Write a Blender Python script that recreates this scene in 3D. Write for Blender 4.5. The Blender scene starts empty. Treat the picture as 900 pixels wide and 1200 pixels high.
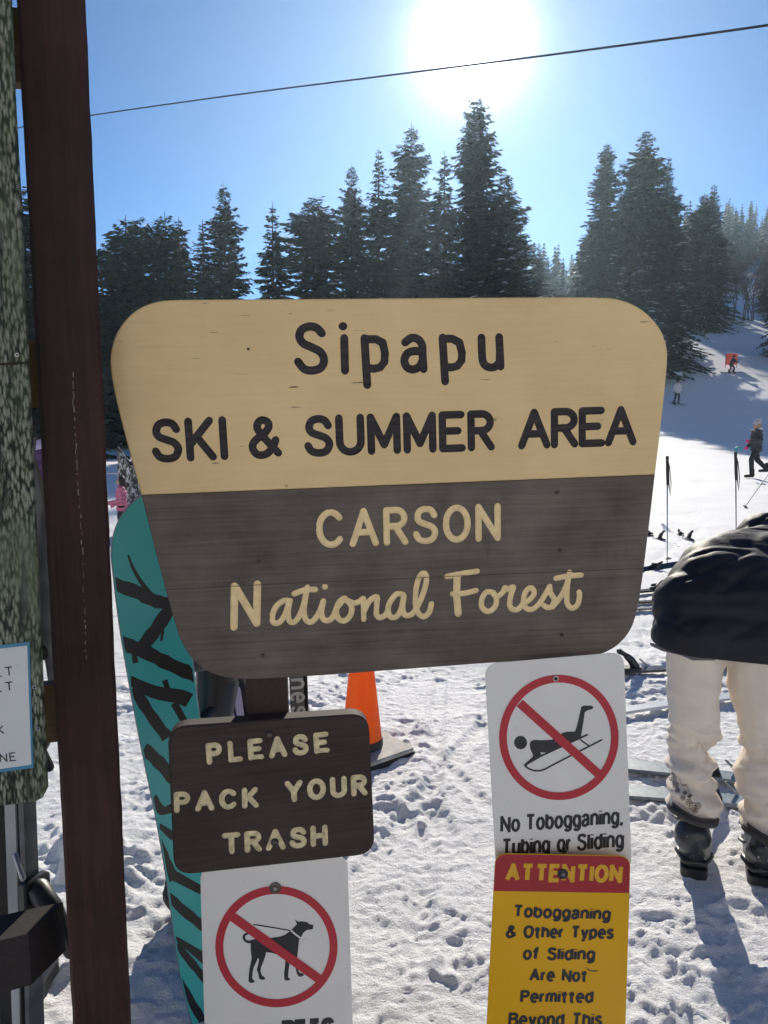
import bpy, bmesh, math, random
import numpy as np
from mathutils import Vector, Matrix, geometry
R = math.radians
random.seed(7)
sc = bpy.context.scene
col = sc.collection

# ------------------------------------------------------------------ camera, sky, sun
PITCH = 7.0
EYE = Vector((0, 0, 1.6))
FPX = 900.0
cd = bpy.data.cameras.new('camera'); cam = bpy.data.objects.new('camera', cd); col.objects.link(cam)
cam.location = EYE
cam.rotation_euler = (R(90 - PITCH), 0, 0)
cd.sensor_fit = 'VERTICAL'; cd.sensor_height = 36; cd.sensor_width = 27
cd.lens = 36 * FPX / 1200
cd.clip_start = 0.02; cd.clip_end = 3000
sc.camera = cam
FW = Vector((0, math.cos(R(PITCH)), -math.sin(R(PITCH))))
UP = Vector((0, math.sin(R(PITCH)), math.cos(R(PITCH))))

def ray(px, py):
    return FW + Vector((1, 0, 0)) * ((px - 450) / FPX) + UP * ((600 - py) / FPX)
def at(px, py, Y):
    d = ray(px, py)
    return EYE + d * (Y / d.y)
def onground(px, py, z=0.0):
    d = ray(px, py)
    return EYE + d * ((z - EYE.z) / d.z)

SUN = ray(553, 50).normalized()
EL = math.asin(SUN.z); AZ = math.atan2(SUN.x, SUN.y)
w = bpy.data.worlds.new('World'); sc.world = w; w.use_nodes = True
nt = w.node_tree; nt.nodes.clear()
sky = nt.nodes.new('ShaderNodeTexSky'); sky.sky_type = 'NISHITA'; sky.sun_disc = False
sky.sun_elevation = EL; sky.sun_rotation = AZ
sky.altitude = 2500; sky.air_density = 0.8; sky.dust_density = 0.0; sky.ozone_density = 3.0
bg = nt.nodes.new('ShaderNodeBackground'); bg.inputs['Strength'].default_value = 0.05
tint = nt.nodes.new('ShaderNodeMix'); tint.data_type = 'RGBA'; tint.blend_type = 'MULTIPLY'; tint.inputs[0].default_value = 1.0
tint.inputs[7].default_value = (0.22, 0.67, 0.97, 1)          # deep, dry high-altitude blue
nt.links.new(sky.outputs[0], tint.inputs[6]); nt.links.new(tint.outputs[2], bg.inputs[0])
# bright aureole of the winter sun, a function of the angle to the sun only
tc = nt.nodes.new('ShaderNodeTexCoord')
dot = nt.nodes.new('ShaderNodeVectorMath'); dot.operation = 'DOT_PRODUCT'
nt.links.new(tc.outputs['Generated'], dot.inputs[0]); dot.inputs[1].default_value = SUN
def mth(op, a, b=None):
    n = nt.nodes.new('ShaderNodeMath'); n.operation = op
    for i, v in enumerate((a, b)):
        if v is None: continue
        if isinstance(v, (int, float)): n.inputs[i].default_value = v
        else: nt.links.new(v, n.inputs[i])
    return n.outputs[0]
th = mth('ARCCOSINE', mth('MINIMUM', dot.outputs['Value'], 0.999999))
def lobe(amp, deg, p=1.0):
    q = mth('POWER', mth('DIVIDE', th, R(deg)), p)
    return mth('MULTIPLY', mth('EXPONENT', mth('MULTIPLY', q, -1.0)), amp)
glow = mth('ADD', mth('ADD', lobe(7.0, 1.05, 0.95), lobe(0.10, 5.0, 1.1)), lobe(0.01, 14.0, 1.3))
bg2 = nt.nodes.new('ShaderNodeBackground'); bg2.inputs['Color'].default_value = (0.95, 0.93, 1.0, 1)
nt.links.new(glow, bg2.inputs['Strength'])
ad = nt.nodes.new('ShaderNodeAddShader'); wo = nt.nodes.new('ShaderNodeOutputWorld')
nt.links.new(bg.outputs[0], ad.inputs[0]); nt.links.new(bg2.outputs[0], ad.inputs[1]); nt.links.new(ad.outputs[0], wo.inputs['Surface'])

sd = bpy.data.lights.new('sun', 'SUN'); sun = bpy.data.objects.new('sun', sd); col.objects.link(sun)
sd.energy = 2.75; sd.angle = R(0.55); sd.color = (1.0, 0.925, 0.80)
sun.rotation_euler = SUN.to_track_quat('Z', 'Y').to_euler()
sun.location = (0, 0, 60)
sc.view_settings.view_transform = 'Standard'; sc.view_settings.look = 'None'
sc.view_settings.gamma = 1; sc.view_settings.use_curve_mapping = False
sc.view_settings.exposure = 1.15
sc.cycles.max_bounces = 8; sc.cycles.diffuse_bounces = 4; sc.cycles.volume_bounces = 0
sc.cycles.use_denoising = True
sc.cycles.volume_step_rate = 1.0

# ------------------------------------------------------------------ materials
def new_mat(name):
    m = bpy.data.materials.new(name); m.use_nodes = True
    return m, m.node_tree, m.node_tree.nodes['Principled BSDF']
def N(t, typ, **kw):
    n = t.nodes.new(typ)
    for k, v in kw.items(): setattr(n, k, v)
    return n
def setin(n, **kw):
    for k, v in kw.items(): n.inputs[k.replace('_', ' ')].default_value = v
def ramp(t, src, stops):
    r = N(t, 'ShaderNodeValToRGB'); t.links.new(src, r.inputs[0])
    e = r.color_ramp.elements
    while len(e) < len(stops): e.new(0.5)
    for el, (p, c) in zip(e, stops):
        el.position = p; el.color = tuple(c) + (1,) if len(c) == 3 else c
    return r.outputs[0]
def coords(t, scale=(1, 1, 1), rot=(0, 0, 0)):
    c = N(t, 'ShaderNodeTexCoord'); mp = N(t, 'ShaderNodeMapping')
    mp.inputs['Scale'].default_value = scale; mp.inputs['Rotation'].default_value = rot
    t.links.new(c.outputs['Object'], mp.inputs[0])
    return mp.outputs[0]
def noise(t, vec, scale, detail=5, rough=0.55, dist=0.0):
    n = N(t, 'ShaderNodeTexNoise'); t.links.new(vec, n.inputs['Vector'])
    setin(n, Scale=scale, Detail=detail, Roughness=rough, Distortion=dist)
    return n.outputs['Fac']
def bump(t, b, h, strength=0.3, dist=0.01):
    n = N(t, 'ShaderNodeBump'); setin(n, Strength=strength, Distance=dist)
    t.links.new(h, n.inputs['Height']); t.links.new(n.outputs[0], b.inputs['Normal'])
def mix(t, fac, a, b, mode='MIX'):
    n = N(t, 'ShaderNodeMix', data_type='RGBA', blend_type=mode)
    for idx, v in ((0, fac), (6, a), (7, b)):
        if hasattr(v, 'links') or hasattr(v, 'is_linked'): t.links.new(v, n.inputs[idx])
        else: n.inputs[idx].default_value = v if idx == 0 else tuple(v) + (1,)
    return n.outputs[2]
def plain(name, c, rough=0.6, var=0.18, scale=9, metal=0.0, bmp=0.0, bscale=80, spec=0.5, stretch=(1, 1, 1)):
    m, t, b = new_mat(name)
    v = coords(t, stretch)
    f = noise(t, v, scale)
    lo = tuple(x * (1 - var) for x in c); hi = tuple(min(1, x * (1 + var)) for x in c)
    t.links.new(ramp(t, f, [(0.3, lo), (0.7, hi)]), b.inputs['Base Color'])
    b.inputs['Roughness'].default_value = rough; b.inputs['Metallic'].default_value = metal
    b.inputs['Specular IOR Level'].default_value = spec
    if bmp: bump(t, b, noise(t, v, bscale, 6), bmp, 0.004)
    return m
def wood(name, dark, light, grain=(1.2, 30, 30), rough=0.75, bmp=0.35, blotch=0.35, stain=None):
    m, t, b = new_mat(name)
    v = coords(t, grain)
    f = noise(t, v, 4.0, 8, 0.65, 0.6)
    c = ramp(t, f, [(0.28, dark), (0.72, light)])
    g = noise(t, coords(t), 5.0, 5, 0.6)
    c = mix(t, blotch, c, ramp(t, g, [(0.35, tuple(x * 0.6 for x in dark)), (0.65, tuple(min(1, x * 1.15) for x in light))]))
    if stain:
        s = noise(t, coords(t, (1, 0.35, 1)), 14, 6, 0.7)
        c = mix(t, ramp(t, s, [(0.60, (0, 0, 0)), (0.74, (0.55, 0.55, 0.55))]), c, stain)
    t.links.new(c, b.inputs['Base Color'])
    b.inputs['Roughness'].default_value = rough; b.inputs['Specular IOR Level'].default_value = 0.25
    bump(t, b, f, bmp, 0.002)
    return m

M = {}
# weathered cream paint on the top of the big board
m, t, b = new_mat('cream_paint')
g = noise(t, coords(t, (2, 40, 40)), 3.5, 8, 0.7, 0.3)
c = ramp(t, g, [(0.25, (0.67, 0.47, 0.22)), (0.75, (0.79, 0.575, 0.285))])
l = noise(t, coords(t), 4.5, 6, 0.6)
c = mix(t, 0.45, c, ramp(t, l, [(0.35, (0.62, 0.44, 0.20)), (0.65, (0.79, 0.58, 0.29))]))
cr = noise(t, coords(t, (5, 60, 5)), 2.6, 3, 0.5)
c = mix(t, ramp(t, cr, [(0.705, (0, 0, 0)), (0.735, (1, 1, 1))]), c, (0.10, 0.065, 0.03))
v2 = N(t, 'ShaderNodeTexVoronoi', feature='F1'); t.links.new(coords(t), v2.inputs['Vector']); setin(v2, Scale=9)
c = mix(t, ramp(t, v2.outputs['Distance'], [(0.035, (0.8, 0.8, 0.8)), (0.055, (0, 0, 0))]), c, (0.22, 0.14, 0.06))
t.links.new(c, b.inputs['Base Color']); setin(b, Roughness=0.55, Specular_IOR_Level=0.3); bump(t, b, g, 0.12, 0.002)
M['cream'] = m
M['cream_letter'] = plain('cream_letter_paint', (0.80, 0.61, 0.31), 0.6, 0.12, 60, bmp=0.25, bscale=300)
M['cream_worn'] = plain('worn_cream_letter_paint', (0.62, 0.52, 0.30), 0.7, 0.3, 70, bmp=0.3, bscale=300)
M['dark_letter'] = plain('dark_letter_paint', (0.05, 0.042, 0.042), 0.85, 0.4, 30, bmp=0.3, bscale=200, spec=0.15, stretch=(0.3, 4, 1))
M['brown_board'] = wood('weathered_brown_wood', (0.076, 0.060, 0.049), (0.182, 0.146, 0.120), (0.8, 38, 38), 0.85, 0.4, 0.42, (0.05, 0.036, 0.028))
M['trash_board'] = wood('dark_brown_stained_wood', (0.026, 0.017, 0.0145), (0.07, 0.047, 0.039), (1.2, 30, 30), 0.75, 0.35, 0.35)
M['board_edge'] = wood('pale_weathered_edge', (0.22, 0.18, 0.15), (0.42, 0.36, 0.30), (2, 30, 30))
M['post_wood'] = wood('red_brown_timber', (0.008, 0.0042, 0.0038), (0.062, 0.023, 0.017), (22, 22, 0.9), 0.62, 0.5, 0.4)
M['sign_post'] = wood('dark_post_wood', (0.028, 0.018, 0.016), (0.055, 0.036, 0.03), (24, 24, 1.0), 0.75, 0.4)
M['beam_wood'] = wood('black_stained_timber', (0.014, 0.011, 0.011), (0.04, 0.031, 0.028), (1, 22, 22), 0.75, 0.5)
M['batten_wood'] = wood('raw_tan_wood', (0.10, 0.062, 0.03), (0.20, 0.13, 0.07), (1, 26, 26), 0.8, 0.4)
# bark-faced panel
m, t, b = new_mat('mossy_bark')
vo = N(t, 'ShaderNodeTexVoronoi', feature='F1'); setin(vo, Scale=1.0, Randomness=1.0)
mp = coords(t, (230, 62, 60), (0, 0, R(8)))
nz = N(t, 'ShaderNodeTexNoise'); t.links.new(mp, nz.inputs['Vector']); setin(nz, Scale=0.9, Detail=7, Roughness=0.7)
av = N(t, 'ShaderNodeVectorMath', operation='ADD'); sv = N(t, 'ShaderNodeVectorMath', operation='SCALE'); sv.inputs['Scale'].default_value = 1.15
t.links.new(nz.outputs['Color'], sv.inputs[0]); t.links.new(mp, av.inputs[0]); t.links.new(sv.outputs[0], av.inputs[1])
t.links.new(av.outputs[0], vo.inputs['Vector'])
c = ramp(t, vo.outputs['Distance'], [(0.15, (0.34, 0.34, 0.27)), (0.46, (0.19, 0.20, 0.135)), (0.64, (0.028, 0.034, 0.024)), (0.9, (0.006, 0.008, 0.007))])
big = noise(t, coords(t, (1, 0.6, 1)), 7, 4)
c = mix(t, ramp(t, big, [(0.38, (0, 0, 0)), (0.7, (0.65, 0.65, 0.65))]), c, (0.065, 0.105, 0.035), 'MIX')
fis = noise(t, coords(t, (26, 3.2, 10), (0, 0, R(7))), 1.6, 6, 0.7, 0.8)
c = mix(t, ramp(t, fis, [(0.50, (0, 0, 0)), (0.60, (0.85, 0.85, 0.85))]), c, (0.012, 0.015, 0.012))
pal = noise(t, coords(t, (2.5, 1.2, 1)), 3.0, 5, 0.65)
c = mix(t, ramp(t, pal, [(0.52, (0, 0, 0)), (0.70, (0.55, 0.55, 0.55))]), c, (0.21, 0.235, 0.16), 'MIX')
t.links.new(c, b.inputs['Base Color']); setin(b, Roughness=0.75, Specular_IOR_Level=0.3)
inv = N(t, 'ShaderNodeMath', operation='SUBTRACT'); inv.inputs[0].default_value = 1.0; t.links.new(vo.outputs['Distance'], inv.inputs[1])
bump(t, b, inv.outputs[0], 0.7, 0.006)
M['bark_panel'] = m
def sheet_metal(name, c, rough=0.4, scuff=0.25):
    m, t, b = new_mat(name)
    s = noise(t, coords(t, (1, 1, 1)), 26, 7, 0.72)
    d = noise(t, coords(t), 6, 4)
    cc = ramp(t, d, [(0.3, tuple(x * 0.93 for x in c)), (0.7, c)])
    cc = mix(t, ramp(t, s, [(0.62, (0, 0, 0)), (0.78, (scuff, scuff, scuff))]), cc, tuple(x * 0.35 for x in c))
    t.links.new(cc, b.inputs['Base Color']); setin(b, Roughness=rough, Specular_IOR_Level=0.35)
    return m
M['sign_white'] = sheet_metal('white_sign_enamel', (0.74, 0.71, 0.65), 0.45, 0.5)
M['sign_yellow'] = sheet_metal('yellow_sign_enamel', (0.74, 0.39, 0.004), 0.38, 0.18)
M['sign_red'] = sheet_metal('red_sign_ink', (0.46, 0.035, 0.045), 0.42, 0.2)
M['attn_red'] = sheet_metal('red_band_ink', (0.36, 0.028, 0.032), 0.38, 0.15)
M['ink_black'] = plain('black_sign_ink', (0.022, 0.021, 0.023), 0.45, 0.2, 40)
M['ink_yellow'] = plain('yellow_sign_ink', (0.68, 0.36, 0.015), 0.45, 0.1, 40)
M['ink_white'] = plain('white_sign_ink', (0.73, 0.70, 0.64), 0.45, 0.05)
M['notice'] = sheet_metal('stained_white_notice', (0.60, 0.60, 0.58), 0.5, 0.5)
M['notice_blue'] = plain('blue_notice_border', (0.05, 0.20, 0.32), 0.5, 0.1)
M['steel'] = plain('galvanised_steel', (0.42, 0.41, 0.40), 0.35, 0.15, 60, metal=0.9)
M['dark_steel'] = plain('dark_rusty_steel', (0.13, 0.10, 0.085), 0.5, 0.4, 90, metal=0.7)
M['rivet_dark'] = plain('black_washer_rubber', (0.02, 0.02, 0.02), 0.5)
# snowboard base
M['teal'] = plain('teal_snowboard_base', (0.058, 0.46, 0.49), 0.30, 0.06, 4)
M['branch_ink'] = plain('black_branch_print', (0.018, 0.020, 0.024), 0.35, 0.2)
M['board_rim'] = plain('steel_board_edge', (0.3, 0.32, 0.33), 0.35, 0.1, metal=0.7)
M['black_plastic'] = plain('black_plastic', (0.018, 0.018, 0.020), 0.4, 0.25, 30)
M['grey_plastic'] = plain('grey_plastic', (0.13, 0.13, 0.14), 0.45, 0.25, 30)
M['white_gloss'] = plain('white_ski_topsheet', (0.62, 0.64, 0.66), 0.3, 0.08)
M['grey_gloss'] = plain('grey_ski_topsheet', (0.085, 0.09, 0.095), 0.35, 0.5, 18)
M['black_gloss'] = plain('black_ski_topsheet', (0.015, 0.015, 0.018), 0.25, 0.25)
M['bluegrey_gloss'] = plain('pale_blue_grey_topsheet', (0.20, 0.25, 0.28), 0.35, 0.3, 40)
M['red_plastic'] = plain('red_plastic', (0.40, 0.03, 0.03), 0.4)
M['pole_blue'] = plain('blue_aluminium', (0.03, 0.12, 0.26), 0.3, 0.1, metal=0.3)
M['pole_black'] = plain('black_rubber_grip', (0.012, 0.012, 0.014), 0.55)
M['pole_grey'] = plain('grey_aluminium', (0.10, 0.11, 0.13), 0.35, 0.1, metal=0.5)
m, t, b = new_mat('orange_cone_rubber')
f = noise(t, coords(t, (1, 1, 0.5)), 22, 6, 0.65)
t.links.new(ramp(t, f, [(0.3, (0.82, 0.15, 0.008)), (0.7, (0.96, 0.24, 0.012))]), b.inputs['Base Color'])
setin(b, Roughness=0.5)
tl = N(t, 'ShaderNodeBsdfTranslucent'); tl.inputs[0].default_value = (0.98, 0.25, 0.015, 1); mxs = N(t, 'ShaderNodeMixShader'); mxs.inputs[0].default_value = 0.45
t.links.new(b.outputs[0], mxs.inputs[1]); t.links.new(tl.outputs[0], mxs.inputs[2]); t.links.new(mxs.outputs[0], t.nodes['Material Output'].inputs['Surface'])
M['orange'] = m
M['cone_base'] = plain('snow_dusted_black_rubber', (0.42, 0.41, 0.38), 0.8, 0.35, 18, bmp=0.4)
M['cone_black'] = plain('black_cone_rubber', (0.02, 0.018, 0.018), 0.6)
M['cable'] = plain('black_cable_sheath', (0.02, 0.02, 0.022), 0.6)
M['skin'] = plain('skin', (0.48, 0.28, 0.20), 0.5, 0.08)
M['pants'] = plain('cream_snow_pants', (0.76, 0.675, 0.57), 0.75, 0.05, 6, bmp=0.22, bscale=420, spec=0.25)
M['pants_cuff'] = plain('dark_grey_cuff', (0.045, 0.04, 0.038), 0.7)
M['pants_print'] = plain('brown_print', (0.08, 0.065, 0.05), 0.7)
m, t, b = new_mat('black_nylon_jacket')
f = noise(t, coords(t), 7, 5)
t.links.new(ramp(t, f, [(0.3, (0.008, 0.0085, 0.012)), (0.7, (0.013, 0.0135, 0.019))]), b.inputs['Base Color'])
setin(b, Roughness=0.62, Specular_IOR_Level=0.28, Sheen_Weight=0.05, Sheen_Roughness=0.5)
bump(t, b, noise(t, coords(t, (1, 1, 1)), 26, 4, 0.55, 0.5), 0.35, 0.008)
M['jacket'] = m
M['lining'] = plain('grey_jacket_lining', (0.11, 0.11, 0.12), 0.7)
M['boot'] = plain('black_boot_shell', (0.028, 0.031, 0.037), 0.32, 0.3, 25)
M['boot_scuff'] = plain('pale_boot_print', (0.35, 0.36, 0.37), 0.5)
M['hair_blonde'] = plain('blonde_hair', (0.32, 0.21, 0.10), 0.6)
M['hair_dark'] = plain('dark_hair', (0.02, 0.015, 0.013), 0.6)
M['fur_grey'] = plain('grey_knit', (0.42, 0.42, 0.43), 0.9, 0.25, 60)
M['fur_white'] = plain('white_fur', (0.62, 0.61, 0.60), 0.95, 0.2, 60)
M['charcoal'] = plain('charcoal_cloth', (0.045, 0.042, 0.045), 0.8, 0.3, 12)
M['black_cloth'] = plain('black_cloth', (0.016, 0.015, 0.018), 0.8, 0.3, 12)
M['hot_pink'] = plain('hot_pink_cloth', (0.80, 0.05, 0.20), 0.7)
M['teal_cloth'] = plain('teal_plastic', (0.03, 0.28, 0.33), 0.5)
M['pink'] = plain('pink_quilted_cloth', (0.58, 0.17, 0.25), 0.75, 0.35, 22)
M['purple'] = plain('dark_purple_cloth', (0.065, 0.025, 0.085), 0.7, 0.2)
M['lavender'] = plain('lavender_cloth', (0.42, 0.34, 0.50), 0.7, 0.1)
M['pale_jacket'] = plain('pale_grey_cloth', (0.50, 0.50, 0.52), 0.8, 0.1)
M['navy'] = plain('navy_cloth', (0.025, 0.03, 0.05), 0.8, 0.2)
M['coral'] = plain('coral_banner_cloth', (0.85, 0.11, 0.07), 0.6, 0.08)
# snow
m, t, b = new_mat('trampled_snow')
f1 = noise(t, coords(t), 1.3, 5); f2 = noise(t, coords(t), 30, 8, 0.7); f3 = noise(t, coords(t), 130, 6, 0.7)
c = ramp(t, f1, [(0.3, (0.88, 0.885, 0.90)), (0.7, (0.93, 0.93, 0.935))])
t.links.new(c, b.inputs['Base Color']); setin(b, Roughness=0.62, Specular_IOR_Level=0.35)
hh = N(t, 'ShaderNodeMath', operation='MULTIPLY_ADD'); t.links.new(f2, hh.inputs[0]); hh.inputs[1].default_value = 1.6; t.links.new(f3, hh.inputs[2])
f4 = noise(t, coords(t, (0.55, 1, 1), (0, 0, R(20))), 4.5, 5, 0.6)
h2 = N(t, 'ShaderNodeMath', operation='MULTIPLY_ADD'); t.links.new(f4, h2.inputs[0]); h2.inputs[1].default_value = 2.2; t.links.new(hh.outputs[0], h2.inputs[2])
bump(t, b, h2.outputs[0], 0.75, 0.016)
M['snow'] = m
M['tree_snow'] = plain('snow_clump', (0.82, 0.83, 0.86), 0.6, 0.04)
def foliage(name, a, b_):
    m, t, b = new_mat(name)
    f = noise(t, coords(t), 0.9, 4, 0.6); g = noise(t, coords(t), 9, 3)
    c = mix(t, 0.4, ramp(t, f, [(0.35, a), (0.65, b_)]), ramp(t, g, [(0.3, tuple(x * 0.6 for x in a)), (0.7, tuple(x * 1.3 for x in b_))]))
    t.links.new(c, b.inputs['Base Color']); setin(b, Roughness=0.7, Specular_IOR_Level=0.3)
    return m
M['needles'] = foliage('spruce_needles', (0.034, 0.048, 0.036), (0.075, 0.092, 0.062))
M['needles_far'] = foliage('far_needles', (0.03, 0.045, 0.035), (0.055, 0.075, 0.055))
M['trunk'] = plain('conifer_bark', (0.10, 0.075, 0.06), 0.9, 0.4, 8, stretch=(4, 4, 0.6))
M['twig'] = plain('bare_twigs', (0.13, 0.11, 0.10), 0.9, 0.3)
m, t, b = new_mat('snow_flecked_bark')
f = noise(t, coords(t, (1, 1, 0.6)), 26, 6, 0.7)
t.links.new(ramp(t, f, [(0.46, (0.05, 0.045, 0.042)), (0.52, (0.22, 0.20, 0.19)), (0.60, (0.6, 0.6, 0.62))]), b.inputs['Base Color'])
setin(b, Roughness=0.9); bump(t, b, f, 0.8, 0.02)
M['stump'] = m

# ------------------------------------------------------------------ object helpers
def tag(o, label=None, cat=None, group=None, kind=None):
    if label: o['label'] = label
    if cat: o['category'] = cat
    if group: o['group'] = group
    if kind: o['kind'] = kind
    return o
def thing(name, label, cat, mat=None, group=None):
    o = bpy.data.objects.new(name, None); col.objects.link(o); o.empty_display_size = 0.1
    if mat is not None:
        o.matrix_world = mat if isinstance(mat, Matrix) else Matrix.Translation(mat)
    return tag(o, label, cat, group)
def copy_tree(o, parent=None):
    c = o.copy(); col.objects.link(c)
    if parent: c.parent = parent
    for ch in [x for x in bpy.data.objects if x.parent == o]: copy_tree(ch, c)
    return c

def split_sharp(P, ang=50):
    parts = [[P[0]]]
    for i in range(1, len(P)):
        parts[-1].append(P[i])
        if i < len(P) - 1:
            a = P[i] - P[i - 1]; b_ = P[i + 1] - P[i]
            if a.length > 1e-9 and b_.length > 1e-9 and a.angle(b_) > R(ang): parts.append([P[i]])
    return parts

class MB:
    def __init__(s): s.v = []; s.f = []; s.mi = []; s.cur = 0
    def add(s, vs, fs):
        k = len(s.v); s.v += [tuple(v) for v in vs]
        for f in fs: s.f.append(tuple(i + k for i in f)); s.mi.append(s.cur)
        return s
    def box(s, lo, hi, mat=None):
        x0, y0, z0 = lo; x1, y1, z1 = hi
        vs = [Vector(p) for p in ((x0,y0,z0),(x1,y0,z0),(x1,y1,z0),(x0,y1,z0),(x0,y0,z1),(x1,y0,z1),(x1,y1,z1),(x0,y1,z1))]
        if mat is not None: vs = [mat @ v for v in vs]
        return s.add(vs, [(0,3,2,1),(4,5,6,7),(0,1,5,4),(1,2,6,5),(2,3,7,6),(3,0,4,7)])
    def tube(s, pts, rad, seg=10, flat=1.0, nrm=None, caps=True):
        """tube along pts; radii list or number; rounded ends if caps=='round'; nrm: flatten direction"""
        P = [Vector(p) for p in pts]
        rr = list(rad) if hasattr(rad, '__len__') else [rad] * len(P)
        if caps == 'round' and len(P) > 1:
            def cap(p, d, r):
                return [(p + d * (r * math.sin(a)), r * math.cos(a)) for a in (R(35), R(65), R(86))]
            a = cap(P[0], (P[0] - P[1]).normalized(), rr[0]); z = cap(P[-1], (P[-1] - P[-2]).normalized(), rr[-1])
            P = [q for q, _ in a[::-1]] + P + [q for q, _ in z]
            rr = [q for _, q in a[::-1]] + rr + [q for _, q in z]
        n = len(P); vs = []; fs = []
        ref = None
        for i, p in enumerate(P):
            d = (P[min(i + 1, n - 1)] - P[max(i - 1, 0)])
            if d.length < 1e-9: d = Vector((0, 0, 1))
            d.normalize()
            if nrm is not None:
                n1 = Vector(nrm); n1 = (n1 - d * n1.dot(d)).normalized()
            else:
                if ref is None:
                    ref = Vector((0, 0, 1)) if abs(d.z) < 0.9 else Vector((1, 0, 0))
                n1 = (ref - d * ref.dot(d)).normalized(); ref = n1
            n2 = d.cross(n1)
            for k in range(seg):
                a = 2 * math.pi * k / seg
                vs.append(p + n1 * (math.cos(a) * rr[i] * flat) + n2 * (math.sin(a) * rr[i]))
        for i in range(n - 1):
            for k in range(seg):
                k2 = (k + 1) % seg
                fs.append((i * seg + k, i * seg + k2, (i + 1) * seg + k2, (i + 1) * seg + k))
        if caps:
            fs.append(tuple(range(seg))[::-1]); fs.append(tuple((n - 1) * seg + k for k in range(seg)))
        return s.add(vs, fs)
    def lathe(s, prof, seg=20, mat=None):
        vs = []; fs = []
        for (r, z) in prof:
            for k in range(seg):
                a = 2 * math.pi * k / seg; v = Vector((r * math.cos(a), r * math.sin(a), z))
                vs.append(mat @ v if mat is not None else v)
        n = len(prof)
        for i in range(n - 1):
            for k in range(seg):
                k2 = (k + 1) % seg
                fs.append((i * seg + k, i * seg + k2, (i + 1) * seg + k2, (i + 1) * seg + k))
        fs.append(tuple(range(seg))[::-1]); fs.append(tuple((n - 1) * seg + k for k in range(seg)))
        return s.add(vs, fs)
    def flat(s, poly, z):
        """filled flat polygon (2-D points) at height z, facing +z"""
        P = [Vector((p[0], p[1], 0)) for p in poly]
        area = sum(P[i].x * P[(i + 1) % len(P)].y - P[(i + 1) % len(P)].x * P[i].y for i in range(len(P)))
        if area < 0: P.reverse()
        tri = geometry.tessellate_polygon([P])
        fs = []
        for a, b_, c_ in tri:
            A, B, C = P[a], P[b_], P[c_]
            fs.append((a, b_, c_) if (B - A).cross(C - A).z > 0 else (a, c_, b_))
        return s.add([(p.x, p.y, z) for p in P], fs)
    def ribbon(s, pts, wd, z, cap='butt'):
        P = [Vector((p[0], p[1])) for p in pts]
        if not hasattr(wd, '__len__'):
            parts = split_sharp(P)
            if len(parts) > 1:
                for i, q in enumerate(parts):
                    q = [v.copy() for v in q]
                    if i > 0: q[0] += (q[0] - q[1]).normalized() * wd * 0.42
                    if i < len(parts) - 1: q[-1] += (q[-1] - q[-2]).normalized() * wd * 0.42
                    s.ribbon(q, wd, z + 0.000012 * i, cap)
                return s
        n = len(P); h = wd / 2 if not hasattr(wd, '__len__') else None
        L = []; Rr = []
        for i in range(n):
            hw = h if h is not None else wd[i] / 2
            d0 = (P[i] - P[i - 1]).normalized() if i > 0 else None
            d1 = (P[i + 1] - P[i]).normalized() if i < n - 1 else None
            if d0 is None: d = d1; k = 1
            elif d1 is None: d = d0; k = 1
            else:
                d = d0 + d1
                if d.length < 1e-6: d = d1.copy()
                d.normalize(); k = min(1.6, 1 / max(0.3, d.dot(d1)))
            nn = Vector((-d.y, d.x)) * hw * k
            L.append(P[i] + nn); Rr.append(P[i] - nn)
        vs = [(p.x, p.y, z) for p in Rr] + [(p.x, p.y, z) for p in L]
        fs = [(i, i + 1, n + i + 1, n + i) for i in range(n - 1)]
        s.add(vs, fs)
        if cap == 'round':
            for p, q, hw in ((P[0], P[1], h or wd[0] / 2), (P[-1], P[-2], h or wd[-1] / 2)):
                d = (p - q).normalized(); a0 = math.atan2(d.y, d.x)
                ring = [(p.x + hw * math.cos(a0 + R(x)), p.y + hw * math.sin(a0 + R(x)), z) for x in range(-90, 91, 20)]
                s.add([(p.x, p.y, z)] + ring, [(0, i, i + 1) for i in range(1, len(ring))])
        return s
    def slab(s, poly, z0, z1, bev=0.0):
        """extruded polygon with a small bevel on the front (z1) rim"""
        P = [Vector((p[0], p[1])) for p in poly]
        n = len(P)
        area = sum(P[i].x * P[(i + 1) % n].y - P[(i + 1) % n].x * P[i].y for i in range(n))
        if area < 0: P.reverse()
        inn = []
        for i in range(n):
            a = (P[i] - P[i - 1]); b_ = (P[(i + 1) % n] - P[i])
            a = a.normalized() if a.length > 1e-9 else b_.normalized(); b_ = b_.normalized() if b_.length > 1e-9 else a
            d = a + b_
            d = d.normalized() if d.length > 1e-6 else b_
            inn.append(P[i] + Vector((-d.y, d.x)) * bev)
        vs = [(p.x, p.y, z0) for p in P] + [(p.x, p.y, z1 - bev) for p in P] + [(p.x, p.y, z1) for p in inn]
        fs = [tuple(range(n))[::-1]]
        for i in range(n):
            j = (i + 1) % n
            fs.append((i, j, n + j, n + i)); fs.append((n + i, n + j, 2 * n + j, 2 * n + i))
        fs.append(tuple(2 * n + i for i in range(n)))
        return s.add(vs, fs)
    def build(s, name, mats, parent=None, smooth=False, sharp=None):
        me = bpy.data.meshes.new(name); me.from_pydata(s.v, [], s.f)
        mats = mats if isinstance(mats, (list, tuple)) else [mats]
        for q in mats: me.materials.append(q)
        if len(mats) > 1: me.polygons.foreach_set('material_index', s.mi)
        if smooth:
            me.polygons.foreach_set('use_smooth', [True] * len(me.polygons))
            if sharp: me.set_sharp_from_angle(angle=R(sharp))
        me.update()
        o = bpy.data.objects.new(name, me); col.objects.link(o)
        if parent: o.parent = parent
        return o

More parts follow.
